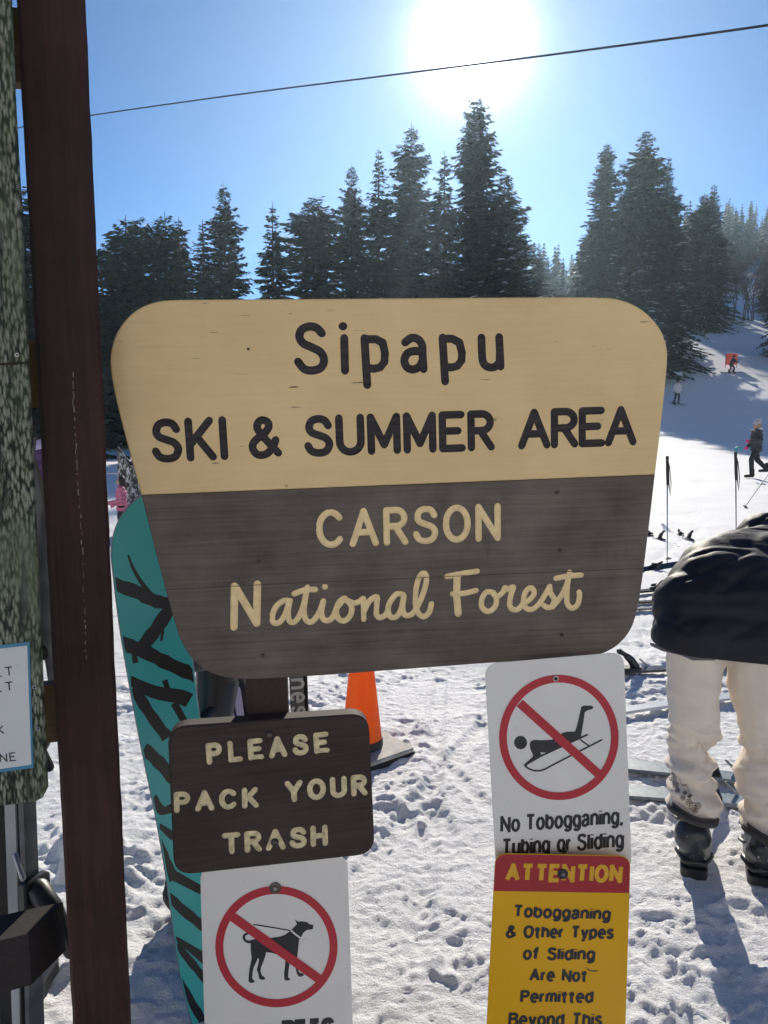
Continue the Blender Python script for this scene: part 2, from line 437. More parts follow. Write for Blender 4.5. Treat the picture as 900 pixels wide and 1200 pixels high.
def chaikin(P, it=2, closed=True):
    P = [Vector((p[0], p[1])) for p in P]
    for _ in range(it):
        Q = []; n = len(P)
        for i in range(n if closed else n - 1):
            a, b_ = P[i], P[(i + 1) % n]
            Q += [a * 0.75 + b_ * 0.25, a * 0.25 + b_ * 0.75]
        if not closed: Q = [P[0]] + Q + [P[-1]]
        P = Q
    return P
def spline(P, k=5):
    P = [Vector(p) for p in P]; n = len(P); out = []
    for i in range(n - 1):
        a = P[max(i - 1, 0)]; b_ = P[i]; c_ = P[i + 1]; d = P[min(i + 2, n - 1)]
        for j in range(k):
            u = j / k
            out.append(0.5 * ((2 * b_) + (c_ - a) * u + (2 * a - 5 * b_ + 4 * c_ - d) * u * u + (3 * b_ - a - 3 * c_ + d) * u ** 3))
    return out + [P[-1]]
def rounded_rect(q, rad, k=6):
    """four corner points (2-D), each rounded"""
    q = [Vector((p[0], p[1])) for p in q]; out = []
    n = len(q); rad = rad if hasattr(rad, '__len__') else [rad] * n
    for i in range(n):
        p = q[i]; a = (q[i - 1] - p).normalized(); b_ = (q[(i + 1) % n] - p).normalized()
        r = rad[i]; A = p + a * r; B = p + b_ * r
        if r <= 0: out.append(p); continue
        for j in range(k + 1):
            u = j / k; out.append(A * (1 - u) ** 2 + p * 2 * u * (1 - u) + B * u * u)
    return out

class Frame:
    """a plane standing in the world: local x to the right, y up, z towards the viewer"""
    def __init__(s, px, py, Y, yaw=0, tilt=0, roll=0):
        base = Matrix(((1, 0, 0), (0, 0, -1), (0, 1, 0)))
        r = Matrix.Rotation(R(yaw), 3, 'Z') @ base @ Matrix.Rotation(R(tilt), 3, 'X') @ Matrix.Rotation(R(roll), 3, 'Z')
        s.M = Matrix.Translation(at(px, py, Y)) @ r.to_4x4(); s.I = s.M.inverted()
    def uv(s, px, py, n=0.0):
        o = s.I @ EYE; d = s.I.to_3x3() @ ray(px, py)
        k = (n - o.z) / d.z
        p = o + d * k
        return Vector((p.x, p.y))
    def poly(s, pts, n=0.0): return [s.uv(p[0], p[1], n) for p in pts]
    def scale(s, px, py, n=0.0): return ((s.uv(px + 1, py, n) - s.uv(px, py, n)).length + (s.uv(px, py + 1, n) - s.uv(px, py, n)).length) / 2

# ------------------------------------------------------------------ stroke lettering
def E(cx, cy, rx, ry, a0, a1, k=14):
    return [(cx + rx * math.cos(R(a0 + (a1 - a0) * i / k)), cy + ry * math.sin(R(a0 + (a1 - a0) * i / k))) for i in range(k + 1)]
def SP(*p): return [(v.x, v.y) for v in spline([(x, y, 0) for x, y in p], 5)]
XH = 0.70
G = {
 'A': (0.74, [[(0, 0), (0.37, 1), (0.74, 0)], [(0.13, 0.35), (0.61, 0.35)]]),
 'B': (0.62, [[(0, 0), (0, 1), (0.36, 1)] + E(0.36, 0.76, 0.24, 0.24, 90, -90)[1:] + [(0, 0.52)], [(0.36, 0.52)] + E(0.36, 0.26, 0.28, 0.26, 90, -90)[1:] + [(0, 0)]]),
 'C': (0.70, [E(0.37, 0.5, 0.37, 0.5, 42, 318, 24)]),
 'E': (0.56, [[(0.56, 1), (0, 1), (0, 0), (0.58, 0)], [(0, 0.52), (0.46, 0.52)]]),
 'H': (0.62, [[(0, 0), (0, 1)], [(0.62, 0), (0.62, 1)], [(0, 0.5), (0.62, 0.5)]]),
 'I': (0.0, [[(0, 0), (0, 1)]]),
 'K': (0.62, [[(0, 0), (0, 1)], [(0.58, 1), (0.02, 0.36)], [(0.2, 0.58), (0.62, 0)]]),
 'L': (0.52, [[(0, 1), (0, 0), (0.52, 0)]]),
 'M': (0.76, [[(0, 0), (0, 1), (0.38, 0.18), (0.76, 1), (0.76, 0)]]),
 'N': (0.64, [[(0, 0), (0, 1), (0.64, 0), (0.64, 1)]]),
 'O': (0.72, [E(0.36, 0.5, 0.36, 0.5, 90, 450, 28)]),
 'P': (0.58, [[(0, 0), (0, 1), (0.32, 1)] + E(0.32, 0.74, 0.26, 0.26, 90, -90)[1:] + [(0, 0.48)]]),
 'R': (0.60, [[(0, 0), (0, 1), (0.32, 1)] + E(0.32, 0.75, 0.26, 0.25, 90, -90)[1:] + [(0, 0.50)], [(0.28, 0.5), (0.60, 0)]]),
 'S': (0.62, [SP((0.60, 0.80), (0.50, 0.95), (0.32, 1.0), (0.13, 0.94), (0.05, 0.76), (0.12, 0.61), (0.32, 0.52), (0.52, 0.43), (0.62, 0.26), (0.53, 0.06), (0.32, 0), (0.10, 0.06), (0.0, 0.22))]),
 'T': (0.64, [[(0, 1), (0.64, 1)], [(0.32, 1), (0.32, 0)]]),
 'U': (0.62, [[(0, 1), (0, 0.31)] + E(0.31, 0.31, 0.31, 0.31, 180, 360)[1:] + [(0.62, 1)]]),
 'Y': (0.66, [[(0, 1), (0.33, 0.46), (0.66, 1)], [(0.33, 0.46), (0.33, 0)]]),
 '&': (0.76, [SP((0.76, 0.05), (0.52, 0.32), (0.24, 0.66), (0.18, 0.83), (0.25, 0.97), (0.36, 1.0), (0.48, 0.95), (0.52, 0.82), (0.42, 0.66), (0.2, 0.5), (0.05, 0.36), (0.02, 0.2), (0.12, 0.04), (0.28, 0.0), (0.46, 0.06), (0.62, 0.24), (0.70, 0.42))]),
 'a': (0.50, [SP((0.02, 0.53), (0.10, 0.66), (0.25, 0.70), (0.40, 0.65), (0.46, 0.50)) + [(0.46, 0.10), (0.50, 0.0)], SP((0.46, 0.42), (0.25, 0.39), (0.06, 0.32), (0.0, 0.17), (0.06, 0.03), (0.20, 0.0), (0.36, 0.06), (0.46, 0.22))]),
 'b': (0.52, [[(0, 0), (0, 1)], E(0.26, 0.35, 0.26, 0.35, 90, 450, 22)]),
 'd': (0.52, [[(0.52, 0), (0.52, 1)], E(0.26, 0.35, 0.26, 0.35, 90, 450, 22)]),
 'e': (0.52, [[(0.0, 0.36), (0.52, 0.36)] + E(0.26, 0.35, 0.26, 0.35, 4, 315, 20)]),
 'f': (0.34, [SP((0.36, 1.0), (0.21, 0.99), (0.14, 0.84)) + [(0.14, 0)], [(-0.08, 0.66), (0.35, 0.66)]]),
 'g': (0.52, [E(0.26, 0.35, 0.26, 0.35, 90, 450, 22), [(0.52, 0.70), (0.52, 0.0)] + E(0.26, -0.02, 0.26, 0.24, 0, -150, 12)]),
 'h': (0.50, [[(0, 0), (0, 1)], SP((0, 0.45), (0.08, 0.62), (0.25, 0.70), (0.42, 0.64), (0.50, 0.48)) + [(0.50, 0)]]),
 'i': (0.0, [[(0, 0), (0, 0.70)], [(0, 0.90), (0, 1.0)]]),
 'l': (0.0, [[(0, 0), (0, 1)]]),
 'm': (0.80, [[(0, 0), (0, 0.70)], SP((0, 0.45), (0.07, 0.62), (0.20, 0.70), (0.34, 0.64), (0.40, 0.48)) + [(0.40, 0)], SP((0.40, 0.45), (0.47, 0.62), (0.60, 0.70), (0.74, 0.64), (0.80, 0.48)) + [(0.80, 0)]]),
 'n': (0.50, [[(0, 0), (0, 0.70)], SP((0, 0.45), (0.08, 0.62), (0.25, 0.70), (0.42, 0.64), (0.50, 0.48)) + [(0.50, 0)]]),
 'o': (0.54, [E(0.27, 0.35, 0.27, 0.35, 90, 450, 22)]),
 'p': (0.52, [[(0, -0.26), (0, 0.70)], E(0.26, 0.35, 0.26, 0.35, 90, 450, 22)]),
 'r': (0.26, [[(0, 0), (0, 0.70)], SP((0, 0.40), (0.08, 0.60), (0.26, 0.68))]),
 's': (0.46, [SP((0.43, 0.55), (0.35, 0.67), (0.22, 0.70), (0.08, 0.65), (0.03, 0.53), (0.12, 0.41), (0.30, 0.33), (0.44, 0.22), (0.42, 0.07), (0.24, 0.0), (0.08, 0.04), (0.0, 0.16))]),
 't': (0.36, [[(0.15, 0.95), (0.15, 0.14)] + SP((0.15, 0.14), (0.20, 0.02), (0.33, 0.01))[1:], [(-0.10, 0.66), (0.38, 0.66)]]),
 'u': (0.50, [[(0, 0.70), (0, 0.22)] + SP((0, 0.22), (0.08, 0.06), (0.25, 0.0), (0.42, 0.08), (0.50, 0.25))[1:], [(0.50, 0.70), (0.50, 0)]]),
 'v': (0.50, [[(0, 0.70), (0.25, 0), (0.50, 0.70)]]),
 'w': (0.74, [[(0, 0.70), (0.19, 0), (0.37, 0.68), (0.55, 0), (0.74, 0.70)]]),
 'y': (0.50, [[(0, 0.70), (0.26, 0.0)], [(0.50, 0.70), (0.22, -0.16), (0.14, -0.25), (0.02, -0.25)]]),
 ',': (0.06, [[(0.06, 0.06), (0.06, -0.04), (0.0, -0.18)]]),
}
def line_strokes(fr, text, p0, p1, cap, wpx, gap=0.28, space=0.45, n=0.0):
    """strokes (local 2-D) of a text line whose outer left baseline corner is pixel p0 and outer right one p1"""
    a = fr.uv(*p0, n); b_ = fr.uv(*p1, n)
    k = fr.scale((p0[0] + p1[0]) / 2, (p0[1] + p1[1]) / 2, n)
    wd = wpx * k; H = cap * k - wd
    ex = (b_ - a); L = ex.length - wd; ex.normalize(); ey = Vector((-ex.y, ex.x))
    x = 0; items = []
    for ch in text:
        if ch == ' ': x += space; continue
        adv, st = G[ch]
        items.append((x, st)); x += adv + gap
    tot = x - gap
    out = []
    lowc = any(c_.islower() for c_ in text)
    yx = lambda y: y * 1.10 if 0 <= y <= 0.70 else (0.77 + (y - 0.70) * 0.7667 if y > 0.70 else y)
    for x0, st in items:
        for s_ in st:
            out.append([a + ex * (wd / 2 + (x0 + q[0]) / tot * L) + ey * (wd / 2 + (yx(q[1]) if lowc else q[1]) * H) for q in s_])
    return out, wd
def px_strokes(fr, strokes, n=0.0):
    return [[fr.uv(q[0], q[1], n) for q in s_] for s_ in strokes]
def printed(name, strokes, wd, z, material, parent, cap='butt', dots=()):
    mb = MB()
    for i, s_ in enumerate(strokes): mb.ribbon(s_, wd, z + 0.00004 * (i % 6), cap)
    return mb.build(name, material, parent)

def carve(panel, strokes_list, material, name, lines=None):
    """cut rounded grooves into a panel; the painted groove walls become a lettering part of their own"""
    cut = MB()
    for strokes, wd in strokes_list:
        for s_ in strokes:
            pts = [Vector((q[0], q[1], panel['front'])) for q in s_]
            if len(pts) == 1 or (pts[0] - pts[-1]).length < 1e-7 and len(pts) == 2:
                pts = [pts[0], pts[0] + Vector((0.0003, 0, 0))]
            for q in split_sharp(pts, 40): cut.tube(q, wd / 2, 12, 0.42, (0, 0, 1), 'round')
    co = cut.build('cutter', material, panel.parent)
    bm = bmesh.new(); bm.from_mesh(co.data); bmesh.ops.recalc_face_normals(bm, faces=bm.faces); bm.to_mesh(co.data); bm.free()
    panel.data.materials.append(material)
    md = panel.modifiers.new('b', 'BOOLEAN'); md.object = co; md.operation = 'DIFFERENCE'; md.solver = 'EXACT'; md.use_self = True
    md.material_mode = 'TRANSFER'
    bpy.context.view_layer.update()
    dg = bpy.context.evaluated_depsgraph_get()
    me = bpy.data.meshes.new_from_object(panel.evaluated_get(dg))
    panel.modifiers.clear(); bpy.data.objects.remove(co)
    mats = [q for q in me.materials]
    idx = max(i for i, q in enumerate(mats) if q == material)
    bm = bmesh.new(); bm.from_mesh(me)
    b2 = bm.copy()
    bmesh.ops.delete(bm, geom=[f for f in bm.faces if f.material_index == idx], context='FACES')
    bmesh.ops.delete(b2, geom=[f for f in b2.faces if f.material_index != idx], context='FACES')
    bm.to_mesh(me); panel.data = me; bm.free()
    # one lettering part per line of writing
    P_ = []; who = []
    for li, grp in enumerate(lines if lines else [list(range(len(strokes_list)))]):
        for gi in grp:
            for s_ in strokes_list[gi][0]:
                for q in s_: P_.append((q[0], q[1])); who.append(li)
    P_ = np.array(P_); who = np.array(who)
    b2.faces.ensure_lookup_table()
    fl_ = [int(who[np.argmin((P_[:, 0] - f.calc_center_median().x) ** 2 + (P_[:, 1] - f.calc_center_median().y) ** 2)]) for f in b2.faces]
    for li in range(max(fl_) + 1):
        b3 = b2.copy(); b3.faces.ensure_lookup_table()
        bmesh.ops.delete(b3, geom=[f for f, k in zip(b3.faces, fl_) if k != li], context='FACES')
        m2 = bpy.data.meshes.new(name); b3.to_mesh(m2); b3.free(); m2.materials.clear(); m2.materials.append(material)
        m2.polygons.foreach_set('material_index', [0] * len(m2.polygons))
        m2.polygons.foreach_set('use_smooth', [True] * len(m2.polygons)); m2.set_sharp_from_angle(angle=R(50)); m2.update()
        o = bpy.data.objects.new(name, m2); col.objects.link(o); o.parent = panel.parent
    b2.free()
    return o

# ------------------------------------------------------------------ terrain and snow
def sstep(a, b_, x):
    u = np.clip((x - a) / (b_ - a), 0, 1); return u * u * (3 - 2 * u)
def vnoise(x, y, seed=0):
    xi = np.floor(x).astype(np.int64); yi = np.floor(y).astype(np.int64)
    fx = x - xi; fy = y - yi
    ux = fx * fx * fx * (fx * (fx * 6 - 15) + 10); uy = fy * fy * fy * (fy * (fy * 6 - 15) + 10)
    def grad(ix, iy):
        h = (ix * 374761393 + iy * 668265263 + seed * 1442695041) & 0xffffffff
        h = ((h ^ (h >> 13)) * 1274126177) & 0xffffffff
        a = ((h ^ (h >> 16)) & 0xffff) / 65536.0 * 2 * math.pi
        return np.cos(a), np.sin(a)
    def d(ix, iy, dx, dy):
        gx, gy = grad(ix, iy); return gx * dx + gy * dy
    a = d(xi, yi, fx, fy); b_ = d(xi + 1, yi, fx - 1, fy); c_ = d(xi, yi + 1, fx, fy - 1); e = d(xi + 1, yi + 1, fx - 1, fy - 1)
    return ((a * (1 - ux) + b_ * ux) * (1 - uy) + (c_ * (1 - ux) + e * ux) * uy) * 1.6
def terrain(x, y):
    x = np.asarray(x, float); y = np.asarray(y, float)
    ang = x / np.maximum(y, 5)
    f = sstep(0.02, 0.30, ang)
    rise = 0.25 * 6 * np.log1p(np.exp(np.clip((y - 36) / 6, -40, 40)))
    far = np.clip(y - 250, 0, None)
    rise = rise - 0.17 * far
    f2 = sstep(0.09, 0.18, ang) * (0.66 + 0.32 * sstep(0.20, 0.42, ang)) + 0.02 * f
    wfar = sstep(70, 130, y)
    fill_slope = np.clip(0.60 * 8 * np.log1p(np.exp(np.clip((-y - 24) / 8, -40, 40))) - 0.5, 0, None) * sstep(8, 20, -y) + 2.5 * vnoise(x / 40, y / 40, 6) * sstep(30, 70, -y)  # unseen snow slope behind the camera, added to bounce sunlight onto the signs
    return fill_slope + rise * (f * (1 - wfar) + f2 * wfar) + 0.35 * vnoise(x / 17, y / 17, 5) * sstep(20, 60, y)
def gz(x, y): return float(terrain(x, y))

def axis_pts(lo, a, b_, hi, d0, g):
    core = list(np.arange(a, b_, d0)); up = [b_]; s_ = d0
    while up[-1] < hi: s_ = min(s_ * g, 6.0); up.append(up[-1] + s_)
    dn = [a - d0]; s_ = d0
    while dn[-1] > lo: s_ = min(s_ * g, 8.0); dn.append(dn[-1] - s_)
    return np.array(dn[::-1] + core + up)
xs = axis_pts(-220, -1.25, 2.35, 330, 0.0095, 1.035)
ys = axis_pts(-170, 1.45, 4.6, 420, 0.0095, 1.030)
X, Y = np.meshgrid(xs, ys)
Zb = terrain(X, Y)
dist = np.hypot(X, Y)
wx = X + 0.05 * vnoise(X * 5, Y * 5, 31); wy = Y + 0.05 * vnoise(X * 5 + 9, Y * 5, 32)
n1 = vnoise(X / 1.1, Y / 1.1, 1)
n2 = vnoise(wx / 0.30, wy / 0.24, 2) + 0.6 * vnoise(wx / 0.15, wy / 0.17, 22)
vx = X + 0.035 * vnoise(X * 14, Y * 14, 33); vy = Y + 0.035 * vnoise(X * 14 + 5, Y * 14, 34)
n3 = vnoise(vx / 0.085, vy / 0.07, 3) * (1 + 0.8 * vnoise(X / 0.2, Y / 0.2, 23))
n4 = (1 - 2.2 * np.abs(vnoise(vx / 0.06, vy / 0.05, 4))) * 0.6 + vnoise(vx / 0.036, vy / 0.032, 24)
pos = lambda q, k: np.where(q > 0, q * 1.35, q * k)
n2 = pos(n2, 0.8); n3 = pos(n3, 0.75); n4 = pos(n4, 0.5)
n5 = vnoise(X / 0.026, Y / 0.026, 6)
patch = sstep(-0.25, 0.35, vnoise(X / 0.55, Y / 0.55, 9))          # some spots scuffed flat, some lumpy
fd = 1 - sstep(5, 14, dist)
H = 0.020 * n1 * (1 - sstep(30, 60, dist)) + fd * (0.35 + 0.65 * patch) * (0.013 * n2 + 0.0095 * n3 + 0.0060 * n4) + 0.0040 * n5 * (1 - sstep(3.5, 6, dist))
H += (1 - fd) * (0.012 * vnoise(X / 0.9, Y / 0.35, 12)) * (1 - sstep(25, 45, dist))
H -= 0.010
H += 0.05 * np.exp(-(((X + 1.15) / 0.3) ** 2 + ((Y - 2.5) / 0.4) ** 2)) * (1 + 0.7 * n3)
# old ski tracks and boot prints pressed into the snow
rt = np.random.RandomState(17)
near = dist < 9
def groove(ax_, ay_, bx_, by_, wd_, dp):
    L2 = (bx_ - ax_) ** 2 + (by_ - ay_) ** 2
    u = np.clip(((X - ax_) * (bx_ - ax_) + (Y - ay_) * (by_ - ay_)) / L2, 0, 1)
    d = np.hypot(X - ax_ - u * (bx_ - ax_), Y - ay_ - u * (by_ - ay_))
    m_ = np.exp(-(d / wd_) ** 4)
    return -dp * m_ + 0.35 * dp * np.exp(-((d - wd_ * 1.35) / (wd_ * 0.4)) ** 2)
for g_ in ((-0.2, 2.3, 1.3, 5.6, .045, .014), (0.1, 2.1, 0.35, 4.6, .04, .012), (0.9, 1.9, 0.2, 3.6, .035, .010), (1.4, 2.2, 3.2, 6.0, .045, .014), (1.2, 4.2, 3.5, 4.9, .045, .012), (-0.9, 3.0, 0.7, 6.5, .045, .012), (0.5, 5.0, 4.0, 11.0, .05, .016), (0.8, 4.9, 4.6, 11.0, .05, .016)):
    H += groove(*g_)
for _ in range(26):
    yy = rt.uniform(1.7, 5.5); xx = rt.uniform(-0.6, 0.62) * yy; a = rt.uniform(-0.9, 0.9)
    H += groove(xx, yy, xx + 0.2 * math.sin(a), yy + 0.2 * math.cos(a), 0.048, rt.uniform(0.008, 0.018))
# kicked-up crumbs of snow
rc = np.random.RandomState(4)
for _ in range(2600):
    yy = 1.5 + 4.6 * rc.rand() ** 1.3; xx = rc.uniform(-0.95, 0.95) * max(yy * 0.62, 1.0)
    r = rc.uniform(0.010, 0.022) * (1.7 if rc.rand() < 0.06 else 1.0)
    i0, i1 = np.searchsorted(xs, (xx - r, xx + r)); j0, j1 = np.searchsorted(ys, (yy - r, yy + r))
    if i1 - i0 < 1 or j1 - j0 < 1: continue
    d2 = ((xs[None, i0:i1] - xx) ** 2 + (ys[j0:j1, None] - yy) ** 2) / r ** 2
    H[j0:j1, i0:i1] += np.clip(1 - d2, 0, 1) ** 1.3 * r * rc.uniform(0.10, 0.38)
Zs = Zb + H
ny, nx = X.shape
me = bpy.data.meshes.new('snow_ground')
verts = np.stack([X, Y, Zs], -1).reshape(-1, 3).astype(np.float32)
ii = (np.arange(ny - 1)[:, None] * nx + np.arange(nx - 1)[None, :]).ravel()
quads = np.stack([ii, ii + 1, ii + nx + 1, ii + nx], -1).astype(np.int32)
me.vertices.add(len(verts)); me.vertices.foreach_set('co', verts.ravel())
me.loops.add(quads.size); me.loops.foreach_set('vertex_index', quads.ravel())
me.polygons.add(len(quads)); me.polygons.foreach_set('loop_start', np.arange(0, quads.size, 4, dtype=np.int32)); me.polygons.foreach_set('loop_total', np.full(len(quads), 4, np.int32))
me.polygons.foreach_set('use_smooth', np.ones(len(quads), bool))
me.materials.append(M['snow']); me.update(calc_edges=True)
snow = bpy.data.objects.new('snow_ground', me); col.objects.link(snow); tag(snow, kind='structure')

# ------------------------------------------------------------------ sign posts and boards
def bolt(parent, fr, px, py, n, r, m1, m2=None, name='bolt', washer=0.0):
    c_ = fr.uv(px, py, n)
    mb = MB(); mm = [m1, m2 or m1]
    T = Matrix.Translation((c_.x, c_.y, n))
    if washer:
        mb.cur = 1; mb.lathe([(washer, -0.001), (washer, 0.0015), (washer * 0.92, 0.0022), (r, 0.0022)], 20, T)
    mb.cur = 0; mb.lathe([(r, -0.001), (r, 0.003), (r * 0.8, 0.0045), (r * 0.45, 0.0052), (r * 0.42, 0.0035), (0.0005, 0.0035)], 18, T)
    return mb.build(name, mm, parent, True, 40)

BF = Frame(455, 570, 1.50, yaw=6.5, roll=1.2)                       # the front plane of the big board
POSTN = -0.042                                                     # post faces lie behind the board
def post_local(fr, px, py, half, zlo, zhi, n1, n0):
    c_ = fr.uv(px, py, n1)
    return (c_.x - half, zlo, n0), (c_.x + half, zhi, n1)
t_ = thing('sign_post', 'dark brown square wooden post behind the pack-your-trash sign', 'post', BF.M)
zlow = -(BF.M.translation.z) - 0.15
lo, hi = post_local(BF, 313, 820, 0.042, zlow, 0.30, POSTN, POSTN - 0.088)
mb = MB().box(lo, hi); mb.build('shaft', M['sign_post'], t_)
t_ = thing('sign_post', 'dark wooden post hidden behind the yellow attention sign', 'post', BF.M)
lo, hi = post_local(BF, 655, 900, 0.042, zlow, 0.30, POSTN, POSTN - 0.088)
mb = MB().box(lo, hi); mb.build('shaft', M['sign_post'], t_)

board = thing('forest_sign', 'large routed wooden board reading Sipapu ski and summer area, cream above weathered brown', 'sign', BF.M)
LEFT = [(165.5, 579.5)]
upper_px = [(165.5, 580), (149, 520), (134, 462), (129, 432), (129, 412), (138, 385), (158, 363), (182, 353), (206, 351), (330, 350.5), (450, 349.5), (580, 348.5), (700, 348),
            (726, 350), (752, 361), (773, 382), (782, 404), (782.5, 426), (778, 470), (773, 515), (768, 556)]
lower_px = [(768, 556), (760, 625), (752, 688), (746, 722), (737, 744), (718, 762), (694, 770), (600, 775), (480, 784), (360, 793), (282, 797), (252, 792), (230, 779), (214, 757), (206, 735), (186, 662), (165.5, 580)]
def densify(P, k, close_sharp):
    # smooth open outline, sharp at its two ends
    return chaikin(P, k, closed=False)
up_uv = densify(BF.poly(upper_px, 0.002), 2, True)
lo_uv = densify(BF.poly(lower_px, 0.0), 2, True)
up = MB().slab(up_uv, -0.041, 0.002, 0.0022).build('upper_panel', [M['cream']], board)
lw = MB().slab(lo_uv, -0.0405, 0.0, 0.0022).build('lower_panel', [M['brown_board']], board)
up['front'] = 0.002; lw['front'] = 0.0
sk = []
sk.append(line_strokes(BF, 'SKI', (179, 543), (268, 539), 52, 9.2, 0.32, n=0.002))
sk.append(line_strokes(BF, '&', (291.5, 538.5), (331, 537), 50, 9.2, n=0.002))
sk.append(line_strokes(BF, 'SUMMER', (357, 536), (580, 528), 48, 9.0, 0.30, n=0.002))
sk.append(line_strokes(BF, 'AREA', (607, 527), (746, 522), 46, 8.8, 0.22, n=0.002))
# top line, traced in its own proportions
def cp(pts, ox, oy, s_): return [(ox + x / s_, oy + y / s_) for x, y in pts]
c1 = lambda pts: cp(pts, 335, 370, 3.333)
top = [SPX for SPX in []]
def SPL(pts): return [(v.x, v.y) for v in spline([(x, y, 0) for x, y in pts], 5)]
top.append(SPL(c1([(140, 68), (120, 48), (92, 42), (62, 55), (53, 82), (68, 108), (100, 123), (135, 142), (149, 172), (138, 202), (105, 214), (72, 208), (48, 180)])))
top.append(c1([(228, 88), (231, 214)])); top.append(c1([(222, 41), (224, 41)]))
top.append(c1([(307, 88), (318, 270)])); top.append(c1([(318, 92), (352, 92), (378, 105), (387, 145), (385, 180), (368, 202), (345, 207), (325, 205)]))
top.append(SPL(c1([(466, 104), (490, 87), (516, 92), (532, 115), (534, 150), (538, 208)])))
top.append(SPL(c1([(530, 140), (500, 138), (474, 148), (463, 175), (472, 200), (495, 210), (520, 200), (533, 178)])))
top.append(c1([(612, 86), (622, 256)])); top.append(c1([(622, 90), (650, 90), (678, 105), (688, 145), (686, 175), (670, 196), (648, 202), (628, 200)]))
top.append(SPL(c1([(764, 86), (766, 150), (772, 185), (790, 200), (815, 200), (834, 180), (835, 150)]))); top.append(c1([(833, 84), (839, 198)]))
kB = BF.scale(455, 450, 0.002)
carve(up, sk + [(px_strokes(BF, top, 0.002), 9.6 * kB)], M['dark_letter'], 'routed_lettering', [[0, 1, 2, 3], [4]])

lk = [line_strokes(BF, 'CARSON', (371, 643), (587, 634), 45, 7.6, 0.36)]
c2 = lambda pts: cp(pts, 260, 655, 3.6); c3 = lambda pts: cp(pts, 450, 655, 3.6)
fat = [c2([(51, 288), (54, 115)]), c2([(57, 118), (146, 270)]), c2([(147, 272), (150, 106)]),
       c3([(309, 68), (306, 150), (313, 230)])]
thin = [SPL(c2([(288, 176), (262, 176), (230, 200), (213, 238), (218, 268), (242, 268), (266, 236), (284, 186), (279, 228), (286, 262), (306, 266), (328, 238), (346, 190), (361, 120)])),
        SPL(c2([(360, 122), (350, 180), (346, 225), (356, 258), (378, 266), (402, 240), (418, 208), (428, 178)])),
        SPL(c2([(428, 178), (420, 225), (430, 256), (454, 258), (472, 238), (486, 205), (518, 166), (494, 184), (482, 222), (494, 254), (520, 260), (544, 234), (546, 198), (522, 170)])),
        SPL(c2([(530, 176), (556, 186), (580, 180), (597, 168), (597, 205), (598, 254)])), SPL(c2([(598, 225), (622, 178), (654, 160), (652, 200), (652, 232), (666, 248), (690, 236), (702, 215)])),
        SPL(c2([(764, 150), (738, 148), (713, 176), (700, 214), (712, 244), (736, 244), (756, 214), (768, 158), (762, 202), (770, 234), (790, 238), (812, 222), (840, 170), (860, 110), (862, 72), (848, 60), (830, 84), (819, 130), (816, 182), (826, 224), (850, 244), (874, 226), (884, 190)])),
        c2([(306, 147), (350, 131), (394, 129)]), c2([(434, 118), (436, 118)]),
        c3([(266, 74), (330, 62), (393, 52)]), c3([(290, 148), (340, 145), (388, 133)]),
        SPL(c3([(462, 142), (432, 140), (412, 174), (415, 206), (440, 222), (468, 202), (474, 166), (458, 142), (478, 158), (502, 140), (510, 122), (520, 128), (546, 119), (536, 150), (530, 190), (541, 212), (566, 212), (588, 188), (612, 174), (634, 145), (620, 121), (597, 140), (588, 180), (600, 208), (626, 212), (654, 190), (680, 150), (699, 116)])),
        SPL(c3([(699, 116), (702, 142), (718, 170), (708, 200), (690, 205), (674, 196)])), SPL(c3([(712, 202), (745, 160), (770, 110), (783, 56)])),
        SPL(c3([(782, 60), (774, 110), (771, 160), (775, 192), (796, 208), (818, 190), (825, 152), (823, 140)])), c3([(726, 82), (780, 72), (832, 68)])]
thin = [SPL(s_) if len(s_) == 3 else s_ for s_ in thin]
carve(lw, lk + [(px_strokes(BF, fat), 9.0 * kB), (px_strokes(BF, thin), 7.0 * kB)], M['cream_letter'], 'routed_lettering', [[0], [1, 2]])
MB().ribbon(BF.poly([(188, 691.5), (330, 684), (560, 674), (753, 666)]), 0.0011, 0.0005).build('board_joint', M['trash_board'], board)
for (px, py) in ((653, 577), (656, 645), (658, 744), (303, 658), (308, 768)):
    bolt(board, BF, px, py, 0.0, 0.0035, M['dark_steel'], M['rivet_dark'], 'screw')
for (px, py) in ((291, 409),):
    bolt(board, BF, px, py, 0.002, 0.0022, M['rivet_dark'], None, 'screw')

# small wooden sign
TF = Frame(318, 930, 1.475, yaw=8, roll=3.2)
tr = thing('trash_sign', 'small dark brown wooden sign reading please pack your trash in cream letters', 'sign', TF.M)
q = TF.poly([(196, 852), (432, 836), (439.5, 1001), (204, 1027)])
q = rounded_rect(q, 0.040, 7)
tp = MB().slab(q, -0.034, 0.0, 0.003).build('wooden_panel', [M['trash_board']], tr); tp['front'] = 0.0
tk = [line_strokes(TF, 'PLEASE', (242.5, 896.5), (386, 882), 26, 6.4, 0.62),
      line_strokes(TF, 'PACK', (204, 953), (303.5, 946.5), 25.5, 6.4, 0.55),
      line_strokes(TF, 'YOUR', (334.5, 941), (431, 932), 26, 6.4, 0.52),
      line_strokes(TF, 'TRASH', (261, 1002), (384.5, 991), 26, 6.4, 0.48)]
carve(tp, tk, M['cream_worn'], 'routed_lettering', [[0], [1, 2], [3]])
for (px, py) in ((322, 987), (316, 861)): bolt(tr, TF, px, py, 0.0, 0.006, M['dark_steel'], M['rivet_dark'], 'screw', 0.008)

